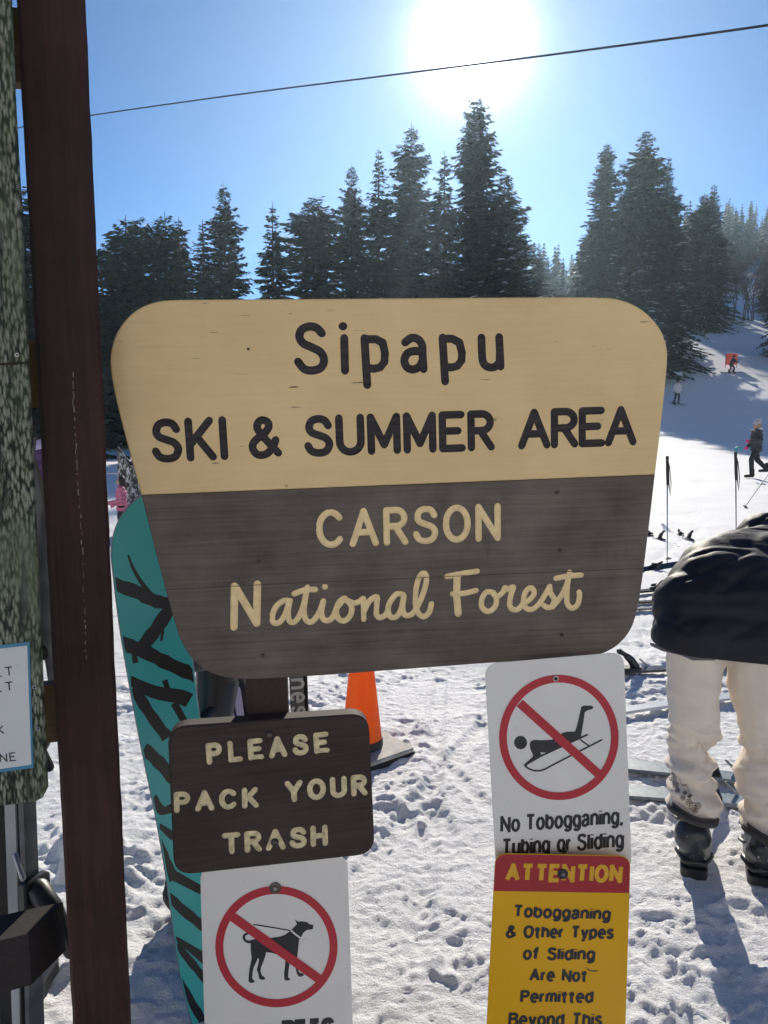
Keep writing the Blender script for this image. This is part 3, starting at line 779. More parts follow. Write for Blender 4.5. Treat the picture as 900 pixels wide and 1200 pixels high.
def pictogram_ring(fr, cx, cy, rx, ry, wpx, slash, swpx, parent, z):
    n = 64; outer = []; inner = []
    for i in range(n):
        a = 2 * math.pi * i / n
        outer.append(fr.uv(cx + rx * math.cos(a), cy + ry * math.sin(a), 0)); inner.append(fr.uv(cx + (rx - wpx) * math.cos(a), cy + (ry - wpx) * math.sin(a), 0))
    mb = MB()
    mb.add([(p.x, p.y, z) for p in outer] + [(p.x, p.y, z) for p in inner], [((i + 1) % n, i, n + i, n + (i + 1) % n) for i in range(n)])
    mb.ribbon([fr.uv(*slash[0]), fr.uv(*slash[1])], swpx * fr.scale(cx, cy), z + 0.0001)
    return mb.build('prohibition_ring', M['sign_red'], parent)

# no-dogs sign, fixed to the post under the wooden sign
DF = Frame(325, 1100, 1.503, yaw=6.5, roll=2.3)
dg_ = thing('pet_sign', 'white metal sign with black dog under red prohibition ring', 'sign', DF.M)
q = rounded_rect(DF.poly([(234.5, 1018), (407, 1003), (416.5, 1300), (243, 1318)]), 0.026, 6)
MB().slab(q, -0.0018, 0.0, 0.0003).build('metal_plate', [M['sign_white']], dg_)
c5 = lambda pts: [(240 + x / 5.0, 1020 + y / 5.0) for x, y in pts]
dog = c5([(637, 318), (635, 328), (634, 342), (622, 346), (600, 348), (580, 362), (565, 388), (553, 405), (549, 440), (545, 480), (540, 520), (538, 560), (545, 580), (555, 598), (575, 603), (582, 612), (570, 621), (552, 622), (540, 605), (531, 570), (518, 540), (497, 540), (492, 580), (488, 615), (488, 626), (500, 634), (497, 643), (475, 645), (466, 638), (464, 600), (470, 560), (472, 520), (468, 498), (450, 498), (420, 490), (390, 482), (360, 478), (355, 500), (345, 530), (330, 565), (327, 590), (335, 615), (350, 625), (355, 636), (340, 641), (320, 635), (312, 600), (304, 580), (312, 555), (318, 520), (312, 512), (300, 540), (285, 570), (280, 600), (278, 633), (292, 648), (290, 656), (268, 659), (256, 650), (258, 610), (262, 575), (268, 550), (275, 510), (270, 470), (268, 426), (250, 426), (230, 414), (220, 393), (225, 376), (240, 365), (256, 368), (252, 376), (239, 381), (236, 395), (244, 406), (262, 410), (285, 403), (305, 398), (340, 396), (400, 393), (440, 387), (470, 376), (500, 355), (515, 340), (530, 325), (540, 312), (532, 297), (527, 285), (545, 299), (570, 298), (598, 302), (614, 315)])
dm = MB(); dm.flat(DF.poly(dog), 0.0005)
kd = DF.scale(320, 1100)
dm.ribbon(DF.poly(c5([(503, 352), (400, 334), (285, 316)])), 1.5 * kd, 0.0005)
dm.build('dog_silhouette', M['ink_black'], dg_)
MB().ribbon(DF.poly(c5([(505, 350), (530, 372), (559, 394)])), 1.9 * kd, 0.0008).build('collar_mark', M['ink_white'], dg_)
pictogram_ring(DF, 324, 1109, 71.6, 71, 9.3, (c5([(160, 268)])[0], c5([(668, 634)])[0]), 10.6, dg_, 0.0011)
st, wd = line_strokes(DF, 'PETS', (330, 1222.5), (392, 1218.2), 28, 6.6, 0.32)
printed('lettering', st, wd, 0.0005, M['ink_black'], dg_)
st, wd = line_strokes(DF, 'NO', (275, 1227.5), (311, 1224.4), 28, 6.6, 0.32)
bolt(dg_, DF, 322.5, 1040.5, 0.0015, 0.0045, M['steel'], M['dark_steel'], 'bolt', 0.0125)

# no-tobogganing sign on the right post
SF = Frame(652, 885, 1.497, yaw=6.0, roll=2.3)
so = thing('toboggan_sign', 'white metal sign with sledding figure under red prohibition ring', 'sign', SF.M)
q = rounded_rect(SF.poly([(568, 778), (731, 764), (740.5, 1020), (582, 1030)]), 0.030, 6)
MB().slab(q, -0.0018, 0.0, 0.0003).build('metal_plate', [M['sign_white']], so)
s5 = lambda pts: [(570 + x / 5.294, 770 + y / 5.294) for x, y in pts]
kt = SF.scale(652, 870)
body = s5([(268, 540), (275, 522), (295, 513), (340, 515), (400, 513), (440, 500), (470, 470), (500, 462), (548, 462), (560, 430), (572, 380), (583, 330), (588, 308), (604, 300), (655, 302), (664, 312), (655, 322), (625, 331), (610, 342), (602, 400), (592, 460), (586, 492), (590, 500), (540, 525), (470, 557), (400, 590), (382, 592), (336, 590), (338, 606), (300, 628), (262, 655), (245, 685), (230, 668), (285, 620), (288, 606), (272, 570)])
tm = MB(); tm.flat(SF.poly(body), 0.0005)
tm.flat(SF.poly([(610 + 7.6 * math.cos(i * math.pi / 14), 870.1 + 7.9 * math.sin(i * math.pi / 14)) for i in range(28)]), 0.0005)
tm.ribbon(SF.poly(s5([(234, 672), (340, 612), (470, 552), (560, 512), (628, 480)])), 2.3 * kt, 0.00056, 'butt')
tm.ribbon(SF.poly(SPL(s5([(240, 676), (270, 695), (310, 705), (352, 699), (420, 664), (540, 602), (640, 552), (718, 511)]))), 2.0 * kt, 0.0006)
tm.ribbon(SF.poly(s5([(582, 512), (638, 552)])), 1.7 * kt, 0.00064)
tm.build('sledder_silhouette', M['ink_black'], so)
pictogram_ring(SF, 654.8, 864, 70, 73.4, 9.0, (s5([(206, 284)])[0], s5([(692, 722)])[0]), 10.0, so, 0.0011)
for txt, a, b_ in (('No', (586, 976), (609.5, 974.6)), ('Tobogganing,', (615.5, 974), (730, 966))):
    st, wd = line_strokes(SF, txt, a, b_, 20, 3.5, 0.28); printed('lettering', st, wd, 0.0005, M['ink_black'], so)
for txt, a, b_ in (('Tubing', (587.5, 1003), (644.5, 999.8)), ('or', (652, 999), (669.5, 998)), ('Sliding', (675.5, 997.5), (731, 993.5))):
    st, wd = line_strokes(SF, txt, a, b_, 20.5, 3.5, 0.28); printed('lettering', st, wd, 0.0005, M['ink_black'], so)
bolt(so, SF, 651, 795, 0.0012, 0.0036, M['rivet_dark'], M['steel'], 'bolt', 0.0062)
bolt(so, SF, 661, 997, 0.0012, 0.0036, M['rivet_dark'], M['dark_steel'], 'bolt', 0.0060)

# yellow warning sign overlapping it
AF = Frame(655, 1080, 1.470, yaw=3.0, roll=-0.8)
an = thing('attention_sign', 'yellow metal warning sign with red attention band along its top', 'sign', AF.M)
plate_px = [(580.5, 1000), (739, 1003), (727.5, 1390), (561, 1385)]
q = rounded_rect(AF.poly(plate_px), [0.026, 0.026, 0.02, 0.02], 6)
MB().slab(q, -0.0018, 0.0, 0.0003).build('metal_plate', [M['sign_yellow']], an)
band = [p for p in rounded_rect(AF.poly([(581, 1000.7), (738.4, 1003.7), (737.2, 1046.5), (578.6, 1044)]), [0.025, 0.025, 0, 0], 6)]
MB().flat(band, 0.0005).build('red_band', M['attn_red'], an)
st, wd = line_strokes(AF, 'ATTENTION', (591.5, 1033), (728.5, 1034.5), 22, 5.0, 0.36)
printed('attention_lettering', st, wd, 0.0009, M['ink_yellow'], an)
LN = [('Tobogganing', (600.5, 1075), (715, 1079), 14.5), ('& Other Types', (592, 1099.5), (719, 1100.5), 14.8), ('of Sliding', (612, 1125), (697, 1126), 14.8),
      ('Are Not', (619.5, 1150), (688, 1151), 14.6), ('Permitted', (609, 1175.5), (695, 1175.5), 14.8), ('Beyond This', (595, 1203), (705.5, 1203), 16), ('Point', (630, 1230), (678, 1230), 16)]
for txt, a, b_, h in LN:
    st, wd = line_strokes(AF, txt, a, b_, h + 1.2, 3.5, 0.30, 0.6); printed('lettering', st, wd, 0.0005, M['ink_black'], an)
MB().ribbon(AF.poly([(686, 1133), (691, 1137), (697, 1138), (701, 1137)]), [0.001, 0.003, 0.0035, 0.001], 0.0006, 'round').build('scratch_mark', M['dark_steel'], an)
bolt(an, AF, 659.5, 1024, 0.0012, 0.0034, M['steel'], M['rivet_dark'], 'bolt', 0.0110)

# ------------------------------------------------------------------ map kiosk on the left
pa = at(60, 0, 1.40); pb = at(120, 1200, 1.40)
ax = (pa - pb).normalized()
def stretch(p, d, z): return p + d * ((z - p.z) / d.z)
ptop = stretch(pb, ax, 2.75); pbot = stretch(pb, ax, -0.15)
yv = Vector((0, 1, 0)); yv = Matrix.Rotation(R(22.5), 3, 'Z') @ yv
xv = yv.cross(ax).normalized(); yv = ax.cross(xv).normalized()
PM = Matrix.Translation(pbot) @ Matrix((xv, yv, ax)).transposed().to_4x4()
po = thing('timber_post', 'red-brown square timber post standing at the left edge', 'post', PM)
hw = 0.0525; L = (ptop - pbot).length
pm = MB(); nz_ = 60; ring = []
random.seed(3)
cs = [(-hw + 0.006, -hw), (hw - 0.006, -hw), (hw, -hw + 0.006), (hw, hw - 0.006), (hw - 0.006, hw), (-hw + 0.006, hw), (-hw, hw - 0.006), (-hw, -hw + 0.006)]
vs = []; fs = []
for i in range(nz_ + 1):
    z = L * i / nz_; jx = random.uniform(-1, 1) * 0.0008
    for (x, y) in cs: vs.append((x + jx + random.uniform(-1, 1) * 0.0005, y, z))
for i in range(nz_):
    for k in range(8): fs.append((i * 8 + k, i * 8 + (k + 1) % 8, (i + 1) * 8 + (k + 1) % 8, (i + 1) * 8 + k))
fs.append(tuple(range(8))[::-1]); fs.append(tuple(nz_ * 8 + k for k in range(8)))
pm.add(vs, fs); pm.build('shaft', M['post_wood'], po)
# drip of pale resin down the front face
PI = PM.inverted()
def onpost(px, py):
    o = PI @ EYE; d = PI.to_3x3() @ ray(px, py); k = (-hw - 0.0006 - o.y) / d.y; p = o + d * k; return p
dr = MB(); random.seed(11)
pts = [(85, 436), (86, 470), (87.5, 500), (89, 530), (91, 560), (93.5, 590), (95, 620), (97, 650), (98, 690), (99.5, 720), (100, 745), (101, 775)]
path = spline([onpost(*p) for p in pts], 16)
i = 0
while i < len(path) - 3:
    k = random.choice((1, 2, 3, 4))
    seg = path[i:i + k + 1]
    if len(seg) >= 2:
        wv = random.uniform(0.0003, 0.0009); off = random.uniform(-0.0012, 0.0012)
        for a, b_ in zip(seg[:-1], seg[1:]):
            dr.add([(a.x - wv + off, a.y, a.z), (a.x + wv + off, a.y, a.z), (b_.x + wv + off, b_.y, b_.z), (b_.x - wv + off, b_.y, b_.z)], [(0, 1, 2, 3)])
    i += k + random.choice((0, 1, 1, 2, 3) if i < 60 else (2, 3, 4))
dr.build('resin_drip', plain('dried_resin', (0.22, 0.17, 0.15), 0.6, 0.4, 60), po)

KF = Frame(20, 600, 1.235, yaw=11, roll=0)
def batten(y0a, y1a, y0b, y1b, label):
    a0 = at(-330, y0a, 1.30); a1 = at(-330, y1a, 1.30)
    b0 = at(70, y0b, 1.405); b1 = at(70, y1b, 1.405)
    t_ = thing('batten', label, 'batten', (a0 + b0) * 0.5)
    c_ = (a0 + b0) * 0.5; dv = Vector((0, 0.032, 0)); mb = MB()
    V = [a1, b1, b1 + dv, a1 + dv, a0, b0, b0 + dv, a0 + dv]
    mb.add([v - c_ for v in V], [(0, 3, 2, 1), (4, 5, 6, 7), (0, 1, 5, 4), (1, 2, 6, 5), (2, 3, 7, 6), (3, 0, 4, 7)])
    mb.build('bar', M['batten_wood'], t_)
batten(-40, 62, 16, 101, 'tan wooden batten joining bark panel to timber post, topmost at the frame edge')
batten(395, 480, 402, 477, 'tan wooden batten between bark panel and timber post, at cream board height')
batten(840, 915, 802, 869, 'tan wooden batten between bark panel and timber post, beside the white notice')
bp = thing('map_panel', 'tall panel faced with mossy green bark pattern at left edge', 'panel', KF.M)
MB().slab(KF.poly([(-330, -220), (7, -220), (11, 0), (15, 100), (21, 210), (31.5, 424), (-330, 446)]), -0.016, 0.0, 0.0012).build('upper_sheet', [M['bark_panel']], bp)
MB().slab(KF.poly([(-330, 448), (31.6, 426), (40, 610), (47.5, 780), (53.5, 915), (54, 927), (50, 935), (42, 939), (0, 945), (-330, 992)]), -0.0165, 0.0, 0.0012).build('lower_sheet', [M['bark_panel']], bp)
for (px, py) in ((40.5, 805), (45, 853.5), (20, 416)): bolt(bp, KF, px, py, 0.0, 0.0016, M['rivet_dark'], M['steel'], 'screw', 0.0034)
no = thing('notice', 'stained white paper notice with blue border on the bark panel', 'notice', KF.M)
MB().slab(KF.poly([(-230, 782), (34.5, 752), (39.5, 899.5), (-230, 938)], 0.001), 0.0009, 0.0018, 0.0002).build('border', [M['notice_blue']], no)
MB().flat(KF.poly([(-226, 786), (31.8, 756.5), (36.8, 896), (-226, 934)], 0.0022), 0.0022).build('sheet', M['notice'], no)
for txt, a, b_, h in (('ULT', (-18, 795), (16, 791.5), 11.5), ('ULT', (-18, 813), (16.5, 809), 11.5), ('K', (-4, 861), (5.6, 860), 11), ('NE', (0, 893.5), (19.5, 891.5), 11)):
    st, wd = line_strokes(KF, txt, a, b_, h, 1.5, 0.35, n=0.0022); printed('lettering', st, wd, 0.0026, M['ink_black'], no)

# lower beam with mitred end
f1 = at(33, 1094, 1.335); zb = f1.z
f0 = onground(-230, 1160, zb); e1 = onground(74, 1057, zb); b0 = onground(-60, 1086, zb); b0 = b0 + (b0 - e1) * 1.2
dz = 0.105
T1 = [f0, f1, e1, b0]
bmn = thing('beam', 'black-stained timber beam with mitred end butting the timber post', 'beam', f1)
mb = MB(); zt = [0.0, 0.004, 0.004, 0.0]
V = [v - f1 for v in T1]; B = [v - Vector((0, 0, dz)) for v in V]
mb.add(B + V, [(0, 3, 2, 1), (4, 5, 6, 7), (0, 1, 5, 4), (1, 2, 6, 5), (2, 3, 7, 6), (3, 0, 4, 7)])
mb.build('timber', M['beam_wood'], bmn)

# ------------------------------------------------------------------ teal snowboard leaning beside the post
WF = Frame(190, 800, 1.85, yaw=24, tilt=0, roll=0)
bottom = onground(236, 1203)
left = [(231, 1222), (222, 1187), (212, 1150), (203, 1085), (193, 1012), (180, 942), (165, 872), (150, 792), (140, 732), (131.5, 660), (131, 640), (136, 617), (147, 598), (165, 581)]
nose = [(182, 574), (202, 575), (217, 586)]
right = [(223, 612), (224, 650), (222, 700), (224, 760), (232, 830), (245, 910), (258, 985), (270, 1060), (280, 1120), (286, 1165), (288, 1186), (289, 1215)]
tail = [(280, 1240), (262, 1252), (240, 1240)]
sb = thing('snowboard', 'teal snowboard with black branch print standing on its tail in the snow', 'snowboard', WF.M)
ol = chaikin(WF.poly(left + nose + right + tail), 2)
MB().slab(ol, -0.010, 0.0, 0.0015).build('deck', [M['teal']], sb)
rim = MB(); rim.tube([(p.x, p.y, -0.005) for p in ol + [ol[0], ol[1]]], 0.0028, 6, caps=False); rim.build('metal_edge', M['board_rim'], sb, True)
BR = [([(126, 682), (158, 693), (181, 704), (200, 708), (226, 713)], 13), ([(150, 650), (156, 666), (166, 683), (177, 698)], [1.5, 3, 4, 6]), ([(200, 712), (183, 737), (164, 762)], 13.5),
      ([(191, 738), (189, 751)], 3), ([(138, 752), (170, 764), (200, 779), (232, 793)], 13.5), ([(157, 765), (159, 777)], 5), ([(150, 797), (181, 811), (209, 816), (222, 821)], [10, 13, 15, 15]),
      ([(193, 797), (198, 812)], 5), ([(156, 805), (174, 834), (196, 865)], 10.5), ([(204, 824), (222, 856)], 7), ([(192, 851), (202, 860)], 1.8), ([(167, 876), (186, 893), (205, 915)], 12),
      ([(178, 934), (190, 950), (204, 945)], 9), ([(184, 969), (204, 981)], 8.5), ([(184, 985), (194, 1008), (204, 1031)], 9.5), ([(202, 1025), (237, 1044)], 9.5), ([(195, 1049), (215, 1067), (240, 1087)], 9.5),
      ([(200, 1102), (242, 1125)], 10.5), ([(206, 1106), (226, 1130), (246, 1155)], 7.5), ([(206, 1143), (222, 1170), (238, 1197)], 8), ([(212, 925), (240, 938)], 9), ([(228, 980), (256, 1000)], 9), ([(205, 890), (236, 870)], 9), ([(240, 1040), (262, 1070)], 8)]
kw = WF.scale(185, 850)
br = MB()
for i, (pts, wv) in enumerate(BR):
    P = WF.poly(pts, 0.0006); P = [(v.x, v.y) for v in spline([(p.x, p.y, 0) for p in P], 4)] if len(P) > 2 else P
    n = len(P)
    if hasattr(wv, '__len__'): ww = [np.interp(j / (n - 1), np.linspace(0, 1, len(wv)), wv) * kw * 1.15 for j in range(n)]
    else: ww = [wv * kw * 1.15 * (1 + 0.10 * math.sin(j * 2.3 + i)) for j in range(n)]
    br.ribbon(P, ww, 0.0006 + 0.00004 * (i % 7))
def inside(q, poly):
    c = False; n_ = len(poly)
    for i in range(n_):
        a, b_ = poly[i], poly[(i + 1) % n_]
        if (a.y > q[1]) != (b_.y > q[1]) and q[0] < (b_.x - a.x) * (q[1] - a.y) / (b_.y - a.y) + a.x: c = not c
    return c
cen = sum(ol, Vector((0, 0))) / len(ol)
inn = [p + (Vector((cen.x, p.y)) - p).normalized() * 0.003 for p in ol]
def clampin(v):
    if inside(v, inn): return v
    best = min(((geometry.intersect_point_line(Vector(v[:2]), inn[i], inn[(i + 1) % len(inn)]), i) for i in range(len(inn))),
               key=lambda r: ((inn[r[1]].lerp(inn[(r[1] + 1) % len(inn)], min(1, max(0, r[0][1])))) - Vector(v[:2])).length)
    i = best[1]; q = inn[i].lerp(inn[(i + 1) % len(inn)], min(1, max(0, best[0][1])))
    return (q.x, q.y, v[2])
br.v = [clampin(v) for v in br.v]
br.build('branch_print', M['branch_ink'], sb)
# binding on the far side, sticking out past the right edge
bd = MB(); c_ = WF.uv(240, 815)
bd.tube([(c_.x - 0.07, c_.y + 0.07, -0.03), (c_.x + 0.02, c_.y + 0.08, -0.06), (c_.x + 0.085, c_.y + 0.05, -0.12), (c_.x + 0.085, c_.y - 0.06, -0.12), (c_.x + 0.0, c_.y - 0.10, -0.06), (c_.x - 0.07, c_.y - 0.08, -0.03)], 0.028, 8, 0.7, None, 'round')
bd.tube([(c_.x + 0.03, c_.y - 0.13, -0.08), (c_.x + 0.06, c_.y - 0.02, -0.13), (c_.x + 0.05, c_.y + 0.085, -0.15)], [0.05, 0.06, 0.045], 10, 0.6, None, 'round')
bnd = bd.build('binding', M['black_plastic'], sb, True)
st_ = MB()
for dy in (0.055, 0.075): st_.tube([(c_.x - 0.01, c_.y + dy, -0.045), (c_.x + 0.05, c_.y + dy - 0.01, -0.075), (c_.x + 0.10, c_.y + dy - 0.03, -0.10)], 0.005, 6, 1, None, 'round')
st_.build('ratchet_strap', M['grey_plastic'], bnd, True)

# ------------------------------------------------------------------ traffic cone
gc = onground(430, 872)
cx, cy = at(424, 840, 3.55).x, 3.55
co = thing('traffic_cone', 'orange traffic cone on a snow-dusted base behind the small wooden sign', 'traffic cone', Matrix.Translation((cx, cy, 0.0)) @ Matrix.Rotation(R(38), 4, 'Z'))
MB().slab(rounded_rect([(-0.19, -0.19), (0.19, -0.19), (0.19, 0.19), (-0.19, 0.19)], 0.03), -0.02, 0.012, 0.003).build('base_edge', [M['cone_black']], co)
MB().slab(rounded_rect([(-0.185, -0.185), (0.185, -0.185), (0.185, 0.185), (-0.185, 0.185)], 0.03), 0.0122, 0.030, 0.006).build('base_plate', [M['cone_base']], co)
prof = [(0.140, 0.0305), (0.138, 0.06), (0.040, 0.66), (0.032, 0.70), (0.030, 0.705), (0.022, 0.70), (0.020, 0.66)]
MB().lathe([(0.102, 0.0303), (0.1015, 0.062), (0.097, 0.07)], 28).build('black_collar', M['cone_black'], co, True, 40)
MB().lathe([(0.0965, 0.066), (0.076, 0.26), (0.054, 0.46), (0.034, 0.66), (0.033, 0.70), (0.029, 0.704), (0.024, 0.70), (0.022, 0.66)], 32).build('cone_body', M['orange'], co, True, 60)

# ------------------------------------------------------------------ conifers
def conifer(seed, H, RAD, top='spire', dens=1.0, low=0.06, snow=0.25, gap=0.0, step=0.34, spray=(0.30, 0.55), droop=0.25, ref=1.6, ex=0.75):
    """one conifer: returns (crown mesh, trunk mesh); thousands of needle sprays on whorled branches"""
    rs = np.random.RandomState(seed)
    V = []; F = []; MI = []
    def quad(a, b_, c_, d, mi=0):
        k = len(V); V.extend((a, b_, c_, d)); F.append((k, k + 1, k + 2, k + 3)); MI.append(mi)
    TW = MB()
    z = H * low
    phase = rs.rand() * 6
    while z < H * 0.985:
        t = z / H
        if top == 'spire': L = RAD * ((1 - t) ** 0.95 * 0.97 + 0.015)
        elif top == 'round': L = RAD * (min(1.0, (1 - t) * 1.1 + 0.16) ** 0.8) * (0.0 + math.sqrt(max(0.02, 1 - max(0, (t - 0.86) / 0.15) ** 2)))
        elif top == 'tall': L = RAD * (0.05 + 0.95 * (1 - t) ** 1.15) if t < 0.68 else RAD * 0.42 * ((1 - t) / 0.32) ** 0.7 + 0.05
        else: L = RAD * ((1 - t) ** ex * 0.96 + 0.02)
        L *= 0.88 + 0.30 * math.sin(z * 1.7 + phase) * rs.rand() + rs.uniform(-0.12, 0.12)
        nb = 4 + rs.randint(0, 3) + (1 if t < 0.6 else 0)
        if rs.rand() < gap: z += step; continue
        a0 = rs.rand() * 6.28
        for j in range(nb):
            a = a0 + 6.283 * j / nb + rs.uniform(-0.35, 0.35)
            l = L * (rs.uniform(0.5, 1.0) if rs.rand() < 0.35 else rs.uniform(0.85, 1.18))
            if l < 0.08: l = 0.08
            dx, dy = math.cos(a), math.sin(a)
            up0 = 0.55 * (t - 0.35)           # upper branches lift, lower ones hang
            b0 = z + rs.uniform(-0.12, 0.12)
            def pt(u): return np.array((dx * l * u, dy * l * u, b0 + l * (up0 * u - droop * u * u * (1.3 - t) + 0.12 * u ** 3)))
            ns = max(3, int(l * 9 * dens))
            for k in range(ns):
                u = (k + 0.6 + rs.uniform(-0.3, 0.3)) / ns
                p = pt(min(1.0, max(0.05, u)))
                for sd_ in (-1, 1, 0):
                    if sd_ == 0 and rs.rand() < 0.5: continue
                    ln = rs.uniform(*spray) * (1.12 - 0.5 * u) * (0.22 + 0.78 * min(1, l / ref))
                    wd_ = ln * rs.uniform(0.16, 0.27)
                    an = a + sd_ * rs.uniform(0.5, 1.15)
                    d = np.array((math.cos(an), math.sin(an), rs.uniform(-0.55, 0.12)))
                    d /= np.linalg.norm(d)
                    rl = rs.uniform(-0.9, 0.9)
                    s_ = np.array((-d[1], d[0], 0)); s_ /= np.linalg.norm(s_) + 1e-6
                    n_ = np.cross(d, s_)
                    sw = (s_ * math.cos(rl) + n_ * math.sin(rl)) * wd_
                    quad(p, p + d * ln * 0.45 + sw, p + d * ln + np.array((0, 0, -0.08 * ln)), p + d * ln * 0.5 - sw)
            if rs.rand() < snow and l > 0.5:
                for _ in range(rs.randint(1, 3)):
                    u = rs.uniform(0.45, 0.95); p = pt(u) + np.array((0, 0, 0.03))
                    r = rs.uniform(0.06, 0.17) * (0.6 + 0.4 * min(1.4, l / 1.5)); e = r * rs.uniform(1.2, 2.0)
                    D = np.array((dx, dy, up0 - 2 * droop * u * (1.3 - t))) * e; S_ = np.array((-dy, dx, 0)) * r; T_ = np.array((0, 0, r * 0.55))
                    k = len(V)
                    V.extend((p + D, p + S_ * 0.9 + D * 0.1, p - D * 0.9, p - S_ + D * 0.15, p + T_ + D * 0.2, p + T_ * 0.8 - D * 0.45, p - T_ * 0.25))
                    for f in ((0, 1, 4), (1, 5, 4), (1, 2, 5), (2, 3, 5), (3, 4, 5), (3, 0, 4), (1, 0, 6), (2, 1, 6), (3, 2, 6), (0, 3, 6)):
                        F.append(tuple(k + i for i in f)); MI.append(1)
            if l > 0.6 and j % 2 == 0:
                TW.tube([pt(0.0), pt(0.35), pt(0.7)], [0.035 * (0.4 + l / 3), 0.022, 0.01], 4, caps=False)
        z += step * rs.uniform(0.75, 1.25) * (0.75 + 0.35 * (1 - t))
    me = bpy.data.meshes.new('crown'); me.from_pydata([tuple(v) for v in V], [], F)
    me.materials.append(M['needles']); me.materials.append(M['tree_snow']); me.polygons.foreach_set('material_index', MI); me.update()
    r0 = 0.012 * H + 0.05
    TW.tube([(0, 0, -0.6), (0, 0, H * 0.3), (0.04, 0.02, H * 0.65), (0, 0, H * 1.0)], [r0, r0 * 0.78, r0 * 0.42, 0.012], 9)
    tm_ = bpy.data.meshes.new('trunk'); tm_.from_pydata(TW.v, [], TW.f); tm_.materials.append(M['trunk']); tm_.update()
    return me, tm_
KIND = {
 'spruce': conifer(1, 20, 4.1, 'spire', 0.9, 0.04, 0.22, 0.0, 0.28, (0.40, 0.75)),
 'spruce_b': conifer(31, 19, 4.3, 'spire', 0.9, 0.05, 0.28, 0.05, 0.31, (0.42, 0.80), 0.34, 1.3),
 'dense': conifer(2, 20, 4.7, 'cone', 0.9, 0.02, 0.26, 0.0, 0.27, (0.40, 0.78)),
 'dense_b': conifer(32, 20, 4.4, 'cone', 0.9, 0.02, 0.34, 0.03, 0.30, (0.42, 0.85), 0.33, 1.3, 0.66),
 'tall': conifer(3, 22, 4.6, 'tall', 0.9, 0.04, 0.18, 0.0, 0.27, (0.40, 0.75), 0.25, 1.2),
 'narrow': conifer(4, 16, 2.6, 'spire', 1.3, 0.03, 0.20, 0.05, 0.28, (0.36, 0.66), 0.32, 0.9),
 'narrow_b': conifer(34, 16, 2.9, 'cone', 1.2, 0.03, 0.26, 0.12, 0.33, (0.40, 0.74), 0.38, 0.9, 0.85),
 'round': conifer(5, 14, 3.0, 'round', 1.3, 0.02, 0.40, 0.0, 0.25, (0.32, 0.6), 0.35, 1.0),
 'pine': conifer(6, 15, 3.5, 'cone', 1.0, 0.06, 0.12, 0.08, 0.34, (0.45, 0.85), 0.10, 1.0, 0.60),
 'pine_b': conifer(36, 15, 3.3, 'cone', 1.0, 0.08, 0.15, 0.14, 0.38, (0.45, 0.90), 0.06, 0.9, 0.52),
 'snowy': conifer(8, 9, 2.8, 'cone', 1.3, 0.02, 0.6, 0.0, 0.25, (0.30, 0.55), 0.35),
}
KH = {'spruce': 20, 'spruce_b': 19, 'dense': 20, 'dense_b': 20, 'tall': 22, 'narrow': 16, 'narrow_b': 16, 'round': 14, 'pine': 15, 'pine_b': 15, 'snowy': 9}
random.seed(21)
def tree(kind, px, py_top, Y, wide, label, group='conifers around the ski slope', rz=None):
    p = at(px, py_top, Y); z0 = gz(p.x, Y) - 0.1
    h = p.z - z0; s_ = h / KH[kind]
    rot = random.uniform(0, 6.28) if rz is None else rz
    o = thing('conifer_tree', label, 'tree', Matrix.LocRotScale(Vector((p.x, Y, z0)), Matrix.Rotation(rot, 3, 'Z').to_quaternion(), Vector((s_ * wide, s_ * wide, s_))), group)
    for nm, me_ in zip(('crown', 'trunk'), KIND[kind]):
        c_ = bpy.data.objects.new(nm, me_); col.objects.link(c_); c_.parent = o
    return o
